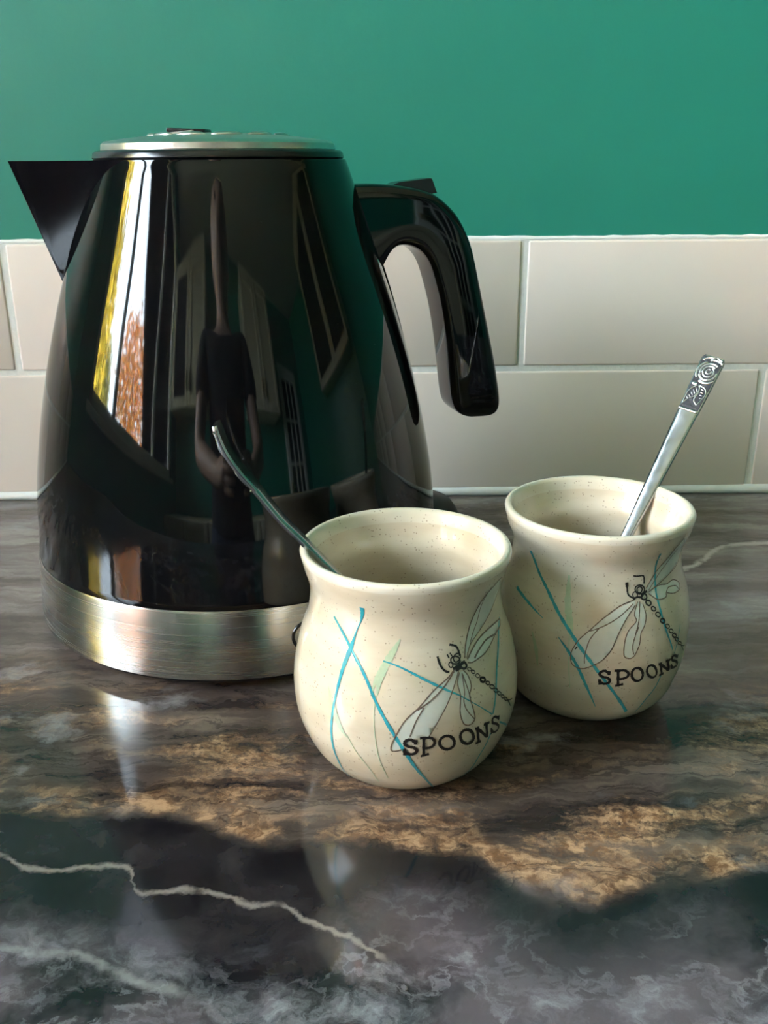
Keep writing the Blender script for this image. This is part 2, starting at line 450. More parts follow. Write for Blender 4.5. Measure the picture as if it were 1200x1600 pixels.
win = tag(empty('window_1', (XL - 0.06, 0, 0)), 'white framed kitchen window reflected in the kettle', kind='structure')
def wbox(name, lst, mat, parent, bevel=0.004):
    return link(name, boxes_mesh(name, lst, bevel), mat, parent)
fw = 0.05
wbox('window_frame', [(-.03, .03, WIN_Y0, WIN_Y0 + fw, WIN_Z0, WIN_Z1), (-.03, .03, WIN_Y1 - fw, WIN_Y1, WIN_Z0, WIN_Z1), (-.03, .03, WIN_Y0, WIN_Y1, WIN_Z0, WIN_Z0 + fw), (-.03, .03, WIN_Y0, WIN_Y1, WIN_Z1 - fw, WIN_Z1)], M['white_paint'], win)
wbox('mullion', [(-.025, .025, -0.73, -0.68, WIN_Z0 + fw, WIN_Z1 - fw)], M['white_paint'], win)
wbox('mullion', [(-.025, .025, -1.58, -1.53, WIN_Z0 + fw, WIN_Z1 - fw)], M['white_paint'], win)  # divides off the added front part of the window
wbox('pane', [(-.003, .003, WIN_Y0 + fw, -1.58, WIN_Z0 + fw, WIN_Z1 - fw)], M['glass'], win, 0)  # pane of the front part, added to let in more light
wbox('pane', [(-.003, .003, -1.53, -0.73, WIN_Z0 + fw, WIN_Z1 - fw)], M['glass'], win, 0)
wbox('pane', [(-.003, .003, -0.68, WIN_Y1 - fw, WIN_Z0 + fw, WIN_Z1 - fw)], M['glass'], win, 0)
wbox('window_sill', [(.03, .10, WIN_Y0 - .04, WIN_Y1 + .04, WIN_Z0 - .03, WIN_Z0 - 0.002)], M['white_paint'], win)

# worktop
tag(link('worktop', box_mesh('worktop', (XR - XL, 0.618, 0.038), 0.0, loc=((XL + XR) / 2, -0.3085, -0.019)), M['worktop']),
    'glossy dark marbled worktop with bronze bands and pale veins', 'worktop')

# ------------------------------------------------------------------ kettle
KX, KY = -0.15255, -0.14494
KZ = [.036, .07, .105, .14, .175, .2]
KR_ = [.0921, .08894, .08224, .07279, .06117, .05275]
kr = lambda z: hermite(KZ, KR_, z)
kettle = tag(empty('electric_kettle', (KX, KY, 0)), 'black glossy jug kettle with brushed steel base band and steel lid', 'kettle')
prof = [(0.090, 0.0350), (kr(.0362) - .0004, 0.0352), (kr(.0362), 0.0366)]
z = 0.039
while z < 0.1995:
    prof.append((kr(z), z)); z += 0.003
prof += [(0.0528, 0.1995), (0.0526, 0.2002), (0.0520, 0.2005), (0.0480, 0.2005)]
link('body', lathe('body', prof, 160), M['black'], kettle, 30)
link('steel_band', lathe('steel_band', [(0.088, 0.0062), (0.0932, 0.0062), (0.0938, 0.0067), (0.0939, 0.010), (0.0925, 0.0352), (0.0921, 0.0359), (0.088, 0.0359)], 160), M['band'], kettle, 30)
link('foot_ring', lathe('foot_ring', [(0.0, 0.0040), (0.080, 0.0040), (0.0860, 0.0030), (0.0895, 0.0032), (0.0922, 0.0050), (0.0926, 0.0062), (0.085, 0.0066)], 128), M['black_satin'], kettle)
base = link('power_base', lathe('power_base', [(0.0, 0.0), (0.0820, 0.0), (0.0835, 0.0008), (0.0835, 0.0030), (0.0820, 0.0040), (0.0, 0.0040)], 96), M['black_matt'], kettle)
# lobe of the base where the cord leaves, behind the kettle
lob = []
ca = R(37)
for i, (d, w, h) in enumerate([(0.070, 0.021, 0.0050), (0.090, 0.020, 0.0190), (0.102, 0.0185, 0.0280), (0.114, 0.0165, 0.0295), (0.124, 0.0135, 0.0270), (0.131, 0.009, 0.0200), (0.134, 0.004, 0.0120)]):
    ring = []
    for k in range(20):
        a = 2 * math.pi * k / 20
        sx = math.copysign(abs(math.cos(a)) ** 0.6, math.cos(a)) * w
        sz = h / 2 + math.copysign(abs(math.sin(a)) ** 0.6, math.sin(a)) * h / 2
        ring.append((d * math.cos(ca) - sx * math.sin(ca), d * math.sin(ca) + sx * math.cos(ca), sz))
    lob.append(ring)
link('cord_exit', loft('cord_exit', lob), M['black_matt'], base)
# emblem on the band: black ring with a smaller ring inside
def emblem(name, ro, ri, az0, zc, parent):
    n = 48; verts = []; faces = []
    for k in range(n):
        a = 2 * math.pi * k / n
        for rr, off in ((ro, 0.0002), (ro - 0.0002, 0.0005), (ri + 0.0002, 0.0005), (ri, 0.0002)):
            zz = zc + rr * 1.02 * math.sin(a)
            rad = 0.0939 - (zz - 0.010) * 0.0556 + off
            az = az0 + rr * math.cos(a) / 0.093
            verts.append((rad * math.cos(az), rad * math.sin(az), zz))
    for k in range(n):
        j = (k + 1) % n
        for q in range(3):
            faces.append((k * 4 + q, j * 4 + q, j * 4 + q + 1, k * 4 + q + 1))
    return link(name, fix(mesh(name, verts, faces)), M['black_satin'], parent)
emblem('emblem_ring', 0.0062, 0.0049, R(-67.6), 0.0222, kettle)
emblem('emblem_ring', 0.0033, 0.0019, R(-67.6), 0.0220, kettle)

# spout: a sharp V lip growing out of the body
SA = R(192)
rings = []
zb, zt = 0.1525, 0.2003
for i in range(13):
    t = i / 12
    z = zb + (zt - zb) * t
    T = Vector((0.0688, 0)).lerp(Vector((0.0850, 0)), t)
    A = Vector((0.0680, 0)).lerp(Vector((0.0520 * math.cos(R(51.5)), 0.0520 * math.sin(R(51.5)))), t)
    side = [tuple(A.lerp(T, k / 8 * 0.95)) for k in range(9)]
    nose = [(T.x - (T.x - side[-1][0]) * (0.25 + 0.75 * q * q), side[-1][1] * q) for q in (0.7, 0.35)]
    prof2 = side + nose + [(T.x - (T.x - side[-1][0]) * 0.25, 0.0)] + [(x, -y) for x, y in reversed(nose)] + [(x, -y) for x, y in reversed(side)]
    rings.append([(x * math.cos(SA) - y * math.sin(SA), x * math.sin(SA) + y * math.cos(SA), z) for x, y in prof2])
def shrunk(ring, k, z):
    cx = sum(p[0] for p in ring) / len(ring); cy = sum(p[1] for p in ring) / len(ring)
    return [(cx + (x - cx) * k, cy + (y - cy) * k, z) for x, y, _ in ring]
rings += [shrunk(rings[12], 0.955, zt), shrunk(rings[12], 0.940, zt - 0.0006), shrunk(rings[8], 0.90, rings[8][0][2])]
link('spout', loft('spout', rings, closed=False), M['black_spout'], kettle, 25)

# lid
lid = link('lid', lathe('lid', [(0.040, 0.2006), (0.0512, 0.2006), (0.0517, 0.2012), (0.0513, 0.2030), (0.0504, 0.2038), (0.0480, 0.2040), (0.0, 0.2040)], 128), M['black_satin'], kettle)
dome = [(0.0478, 0.2038), (0.0481, 0.2042), (0.0478, 0.2064), (0.0466, 0.2074)]
dz = lambda r: 0.2074 + 0.0036 * (1 - (r / 0.0466) ** 2)
for k in range(1, 13): dome.append((0.0466 * (1 - k / 12), dz(0.0466 * (1 - k / 12))))
link('lid_plate', lathe('lid_plate', dome, 128), M['lid_steel'], lid, 35)
def blob(name, lx, ly, lz, n=5.0):
    verts, faces = [], []; U, V = 16, 6
    for j in range(V + 1):
        b = math.pi / 2 * j / V
        for i in range(U):
            a = 2 * math.pi * i / U
            cx, sx = math.cos(a), math.sin(a)
            e = 2 / n
            verts.append((lx * math.copysign(abs(cx) ** (e * 1.6), cx) * math.cos(b) ** e, ly * math.copysign(abs(sx) ** (e * 1.6), sx) * math.cos(b) ** e, lz * math.sin(b)))
    for j in range(V):
        for i in range(U):
            k = (i + 1) % U
            faces.append((j * U + i, j * U + k, (j + 1) * U + k, (j + 1) * U + i))
    faces.append(tuple(range(U - 1, -1, -1)))
    return fix(mesh(name, verts, faces))
rib = blob('lid_rib', 0.0062, 0.0022, 0.0011, 2.6)
for k in range(12):
    a = R(15 + 30 * k)
    o = link('lid_rib', rib, M['lid_steel'], lid)
    o.location = (0.027 * math.cos(a), 0.027 * math.sin(a), dz(0.027) - 0.0001)
    o.rotation_euler = (0, 0, a + math.pi / 2)
tab = link('lid_tab', box_mesh('lid_tab', (0.0165, 0.010, 0.0017), 0.0006), M['black_satin'], lid)
tab.location = (-0.0130, 0.004, 0.2119); tab.rotation_euler = (0, R(2), R(-8))
ton = link('lid_tongue', box_mesh('lid_tongue', (0.018, 0.009, 0.0012), 0.0004), M['lid_steel'], lid)
ton.location = (-0.0185, 0.002, 0.2107); ton.rotation_euler = (0, R(-5), R(-8))

# handle
HA = R(16)
def hpt(rho, side, z): return (rho * math.cos(HA) - side * math.sin(HA), rho * math.sin(HA) + side * math.cos(HA), z)
ST = [(.0490, .1900, .0630, .1490, .0130), (.0590, .1907, .0668, .1530, .0132), (.0688, .1904, .0694, .1585, .0134), (.0789, .1892, .0722, .1630, .0136), (.0871, .1877, .0765, .1645, .0137), (.0925, .1855, .0815, .1637, .0137), (.0972, .1820, .0855, .1615, .0137), (.1019, .1777, .0880, .1589, .0137),
      (.1063, .1709, .0902, .1555, .0137), (.1098, .1631, .0920, .1508, .0136), (.1122, .1542, .0937, .1450, .0136), (.1160, .1390, .0963, .1358, .0134), (.1199, .1233, .0988, .1214, .0132), (.1226, .1126, .1001, .1110, .0130),
      (.1255, .0990, .1016, .0975, .0128), (.1270, .0905, .1026, .0908, .0124), (.1266, .0860, .1044, .0866, .0116), (.1246, .0833, .1082, .0838, .0098), (.1212, .0823, .1125, .0825, .0070)]
rings = []
stn = catmull(ST, 4)
for _ in range(6):
    stn = [stn[0]] + [tuple((p + 2 * q + s) / 4 for p, q, s in zip(*tri)) for tri in zip(stn, stn[1:], stn[2:])] + [stn[-1]]
for ox, oz, ix, iz, w in stn:
    cx, cz, hx, hz = (ox + ix) / 2, (oz + iz) / 2, (ox - ix) / 2, (oz - iz) / 2
    ring = []
    for k in range(36):
        a = 2 * math.pi * k / 36
        cc = math.copysign(abs(math.cos(a)) ** 0.30, math.cos(a)); ss = math.copysign(abs(math.sin(a)) ** 0.30, math.sin(a))
        ring.append(hpt(cx + hx * cc, ss * w, cz + hz * cc))
    rings.append(ring)
link('handle', loft('handle', rings), M['black'], kettle, 55)
# raised root of the handle that runs down the body
rings = []
for i in range(21):
    t = i / 20; z = 0.1880 + (0.0815 - 0.1880) * t
    wd = 0.0125 * (1 - t) ** 0.6 + 0.0005; hgt = 0.0022 * (1 - t ** 6) + 0.0001
    rr = kr(z); ring = []
    for k in range(11):
        s = -1 + 2 * k / 10
        ring.append(hpt(math.sqrt(max(rr * rr - (s * wd) ** 2, 0)) + (hgt * (1 - s ** 4) if abs(s) < 1 else -0.0008), s * wd, z))
    rings.append(ring)
link('handle_root', loft('handle_root', rings, closed=False), M['black'], kettle, 60)
sw = [(.0720, .1885), (.0780, .1908), (.0855, .1916), (.0925, .1924), (.0934, .1921), (.0958, .1862), (.087, .1845), (.076, .1865)]
rings = [[hpt(x, s, z) for x, z in sw] for s in (-0.002, 0.0095)]
link('switch', loft('switch', rings), M['black_satin'], kettle, 30)

# ------------------------------------------------------------------ mugs
ZFR = [0, .06, .2, .4, .6, .74, .84, .92, 1.]
FRONT_PAINT={'teal':[([(-115.7,71.1),(-116.0,68.8),(-117.4,65.6)],[1.4,1.2,0.4]),
([(-117.4,65.6),(-119.7,62.5),(-121.5,58.9),(-122.7,56.0),(-125.1,49.8),(-127.1,41.4),(-128.6,34.1),(-129.8,26.8),(-130.0,18.9),(-129.7,12.0),(-129.7,5.3)],[0.4,0.4,0.9,1.5,1.2,0.8,0.8,0.8,0.7,0.5,0.2]),
([(-136.2,64.4),(-123.1,56.6),(-112.9,49.6),(-106.6,42.4),(-97.3,31.4),(-91.5,24.1),(-85.1,15.9),(-69.8,0.2)],[0.8,0.9,0.9,0.9,1.1,1.1,0.9,0.5]),
([(-103.5,54.3),(-95.8,53.1),(-87.3,50.7),(-76.0,46.6),(-65.5,42.5)],[0.4,0.5,0.7,0.8,0.5]),
([(-65.5,42.5),(-56.6,37.8),(-46.0,31.5)],[0.5,0.3,0.5]),
([(-39.4,26.5),(-28.5,21.2)],[0.6,0.8]),
([(-22.9,58.7),(-29.1,55.1),(-36.9,48.7),(-41.0,42.7),(-45.6,31.6)],[0.7,0.9,0.9,0.8,0.8]),
([(-46.1,24.3),(-47.6,20.9),(-50.3,16.2),(-51.9,9.4),(-55.0,5.8)],[0.7,0.6,0.7,0.8,0.6])],
'green':[([(-94.9,61.3),(-97.6,58.3),(-100.8,55.0),(-103.2,51.7),(-105.0,47.7),(-105.5,43.8)],[0.3,1.6,2.2,2.2,1.6,0.4]),
([(-102.4,54.9),(-105.3,50.9),(-107.1,47.5),(-107.9,44.6)],[0.3,1.0,1.0,0.3]),
([(-132.7,42.5),(-129.5,38.1),(-126.7,33.7),(-123.9,29.9),(-120.6,27.1)],[0.3,1.6,2.0,1.6,0.4]),
([(-106.2,43.8),(-106.7,37.1),(-106.1,30.0),(-104.5,21.1),(-101.1,12.2)],[0.3,0.3,0.3,0.3,0.3]),
([(-120.5,28.3),(-117.0,23.4),(-110.7,16.2),(-106.8,8.8)],[0.3,0.3,0.3,0.3])],
'brown':[([(-59.8,53.1),(-57.9,56.8),(-53.8,62.4),(-49.0,66.9),(-42.9,71.8),(-34.2,74.5),(-29.3,74.9)],[0.45]),
([(-29.3,74.9),(-25.9,70.1),(-31.9,65.0),(-39.6,61.9),(-48.5,58.9),(-55.0,56.3),(-58.6,52.9)],[0.35]),
([(-54.8,56.7),(-51.2,60.3),(-47.6,63.5),(-43.9,70.1),(-39.8,73.9)],[0.3]),
([(-58.4,52.5),(-53.4,55.2),(-46.7,57.5),(-36.6,58.6),(-24.0,58.3),(-24.6,56.5),(-33.1,55.6)],[0.55]),
([(-33.1,55.6),(-40.8,53.5),(-46.0,52.2),(-51.2,51.6),(-55.8,51.2),(-58.6,51.6)],[0.4]),
([(-53.8,52.1),(-49.2,54.1),(-41.8,55.8),(-32.4,55.4)],[0.6]),
([(-66.2,51.0),(-70.9,48.6),(-78.6,45.3),(-85.7,40.5),(-91.8,36.6),(-95.9,31.7),(-98.6,26.8),(-97.8,25.1),(-93.6,25.8)],[0.45]),
([(-64.7,50.0),(-67.8,45.8),(-71.9,40.7),(-76.8,35.4),(-81.1,30.4)],[0.4]),
([(-67.1,50.2),(-73.3,46.0),(-79.5,42.6),(-86.4,39.7)],[0.5]),
([(-83.3,40.4),(-87.1,36.1),(-90.0,30.6)],[0.4]),
([(-64.2,49.5),(-65.9,46.4),(-64.9,42.2),(-65.7,36.9),(-63.8,32.6),(-60.2,31.5),(-57.6,33.1),(-58.5,36.9),(-59.9,41.3),(-58.4,44.3),(-59.6,47.8),(-61.9,49.8)],[0.4]),
([(-62.8,49.1),(-62.6,43.0),(-63.4,40.3),(-62.1,37.1),(-58.0,33.2)],[0.35]),
([(-62.6,48.7),(-60.8,44.3),(-59.4,40.4)],[0.35])],
'ink':[([(-67.8,58.3),(-64.7,57.6),(-63.2,56.6),(-62.3,54.2)],[0.7]),
([(-75.1,55.4),(-74.1,52.8),(-72.0,50.9),(-69.6,50.3)],[0.7]),
([(-62.8,52.9),(-63.3,52.4),(-64.4,52.1),(-65.8,52.2),(-67.1,52.5),(-67.9,53.0),(-68.1,53.6),(-67.7,54.1),(-66.6,54.4),(-65.2,54.4),(-63.9,54.1),(-63.0,53.5),(-62.8,52.9)],[0.5]),
([(-62.9,53.3),(-63.9,52.9),(-64.9,52.7),(-65.9,52.9),(-66.4,53.4),(-66.4,54.0),(-65.8,54.6),(-64.9,55.0),(-63.7,55.1),(-62.8,54.9),(-62.2,54.4),(-62.3,53.8),(-62.9,53.3)],[0.45]),
([(-67.4,52.1),(-67.5,51.8),(-68.0,51.5),(-68.6,51.5),(-69.1,51.7),(-69.4,52.0),(-69.5,52.4),(-69.3,52.8),(-68.8,53.0),(-68.2,53.0),(-67.7,52.8),(-67.4,52.5),(-67.4,52.1)],[0.4]),
([(-69.7,55.5),(-68.8,54.3)],[0.5]),
([(-68.1,55.8),(-66.9,54.6)],[0.4]),
([(-67.6,51.0),(-63.0,51.6),(-60.1,52.3)],[0.9]),
([(-66.3,50.2),(-63.2,50.8)],[0.9]),
([(-59.5,50.9),(-59.9,50.5),(-60.7,50.2),(-61.5,50.2),(-62.2,50.5),(-62.8,50.9),(-62.9,51.4),(-62.6,51.8),(-61.9,52.1),(-61.0,52.1),(-60.2,51.8),(-59.7,51.4),(-59.5,50.9)],[0.7]),
([(-57.4,49.0),(-58.2,49.0),(-58.9,49.2),(-59.3,49.7),(-59.0,50.1),(-58.3,50.1),(-57.5,49.8),(-57.1,49.3),(-57.4,49.0)],[0.25]),
([(-55.4,47.8),(-56.2,47.8),(-57.0,48.1),(-57.3,48.6),(-57.1,48.9),(-56.3,48.9),(-55.5,48.6),(-55.2,48.2),(-55.4,47.8)],[0.3]),
([(-52.7,46.0),(-53.7,46.0),(-54.6,46.3),(-55.0,46.9),(-54.7,47.3),(-53.8,47.3),(-52.9,46.9),(-52.4,46.4),(-52.7,46.0)],[0.25]),
([(-49.9,44.0),(-50.9,44.0),(-52.0,44.5),(-52.4,45.1),(-52.1,45.6),(-51.0,45.5),(-49.9,45.1),(-49.4,44.4),(-49.9,44.0)],[0.8]),
([(-46.9,42.3),(-47.9,42.4),(-48.8,42.7),(-49.3,43.3),(-49.0,43.7),(-48.0,43.6),(-47.0,43.2),(-46.6,42.6),(-46.9,42.3)],[0.4]),
([(-44.3,40.3),(-45.4,40.4),(-46.5,40.9),(-47.0,41.5),(-46.6,41.9),(-45.5,41.8),(-44.3,41.3),(-43.8,40.7),(-44.3,40.3)],[0.4]),
([(-41.7,38.4),(-42.8,38.5),(-43.9,39.0),(-44.3,39.6),(-43.9,40.0),(-42.9,39.9),(-41.9,39.4),(-41.3,38.8),(-41.7,38.4)],[0.4]),
([(-39.2,36.6),(-40.2,36.7),(-41.4,37.3),(-41.8,37.8),(-41.5,38.2),(-40.5,38.1),(-39.3,37.5),(-38.8,36.9),(-39.2,36.6)],[0.35]),
([(-36.4,34.6),(-37.4,34.8),(-38.5,35.3),(-39.1,35.9),(-38.8,36.3),(-37.8,36.1),(-36.7,35.6),(-36.1,35.0),(-36.4,34.6)],[0.35]),
([(-33.2,32.7),(-34.3,32.9),(-35.5,33.5),(-36.1,34.1),(-35.8,34.4),(-34.8,34.2),(-33.7,33.6),(-32.9,33.0),(-33.2,32.7)],[0.4]),
([(-33.7,32.9),(-30.5,31.8),(-26.5,30.8)],[0.5]),
([(-33.0,32.7),(-30.6,30.9),(-28.6,28.8)],[0.5])],
'wing':[[(-59.8,53.1),(-57.9,56.8),(-53.8,62.4),(-49.0,66.9),(-42.9,71.8),(-34.2,74.5),(-30.2,74.5),(-25.9,70.1),(-31.9,65.0),(-39.6,61.9),(-48.5,58.9),(-55.0,56.3)],[(-58.4,52.5),(-53.4,55.2),(-46.7,57.5),(-36.6,58.6),(-24.0,58.3),(-25.5,56.7),(-34.0,55.6),(-40.8,53.5),(-46.0,52.2),(-51.2,51.6),(-55.8,51.2)],[(-66.3,50.6),(-70.9,48.6),(-78.6,45.3),(-85.7,40.5),(-91.8,36.6),(-95.9,31.7),(-98.4,26.8),(-97.6,25.3),(-93.0,26.5),(-88.2,29.8),(-81.1,30.4),(-76.8,35.4),(-71.9,40.7),(-67.8,45.8),(-65.1,49.7)],[(-63.9,49.5),(-65.7,46.3),(-64.9,42.2),(-65.7,36.9),(-63.8,32.6),(-60.2,31.6),(-57.8,33.2),(-58.5,36.9),(-59.9,41.3),(-58.6,44.4),(-59.6,47.8),(-61.8,49.6)]],
'letters':[[([(-87.3,27.8),(-87.1,29.6)],[0.85]),
([(-87.3,28.6),(-89.4,29.7),(-91.7,29.3),(-92.2,28.1),(-90.7,27.2),(-88.1,26.7),(-86.7,25.6),(-87.8,24.3),(-90.4,24.2),(-92.2,25.1)],[0.85]),
([(-92.4,26.3),(-92.2,23.7)],[0.85])],[([(-85.3,30.1),(-82.8,30.2)],[0.75]),
([(-83.5,30.0),(-83.4,23.3)],[0.75]),
([(-84.7,23.2),(-80.8,23.8)],[0.75]),
([(-83.5,30.0),(-80.5,30.0),(-78.6,28.8),(-78.7,27.2),(-80.7,26.3),(-83.3,26.2)],[0.75])],[([(-68.4,26.5),(-68.8,25.3),(-70.2,24.6),(-72.1,24.5),(-74.0,25.2),(-75.4,26.3),(-76.0,27.7),(-75.5,28.9),(-74.2,29.6),(-72.4,29.7),(-70.5,29.1),(-69.1,27.9),(-68.4,26.5)],[0.8])],[([(-58.1,27.1),(-57.8,25.7),(-58.7,24.7),(-60.4,24.4),(-62.4,24.9),(-64.2,26.0),(-65.3,27.5),(-65.5,28.9),(-64.6,29.9),(-63.0,30.2),(-61.0,29.8),(-59.3,28.7),(-58.1,27.1)],[0.8])],[([(-57.4,29.3),(-54.9,29.3)],[0.75]),
([(-56.2,29.3),(-54.2,23.3)],[0.75]),
([(-56.2,23.3),(-52.8,23.4)],[0.75]),
([(-56.0,29.2),(-49.0,23.9)],[0.75]),
([(-52.1,29.5),(-48.1,29.2)],[0.75]),
([(-50.3,29.3),(-48.5,23.6)],[0.75])],[([(-40.8,27.8),(-40.9,29.6)],[0.7]),
([(-41.3,28.7),(-44.1,30.1),(-45.9,29.7),(-45.4,28.2),(-42.3,26.8),(-39.9,25.0),(-40.6,23.7),(-43.8,24.0),(-45.7,25.4)],[0.7]),
([(-46.4,26.6),(-45.3,23.9)],[0.7])]]}
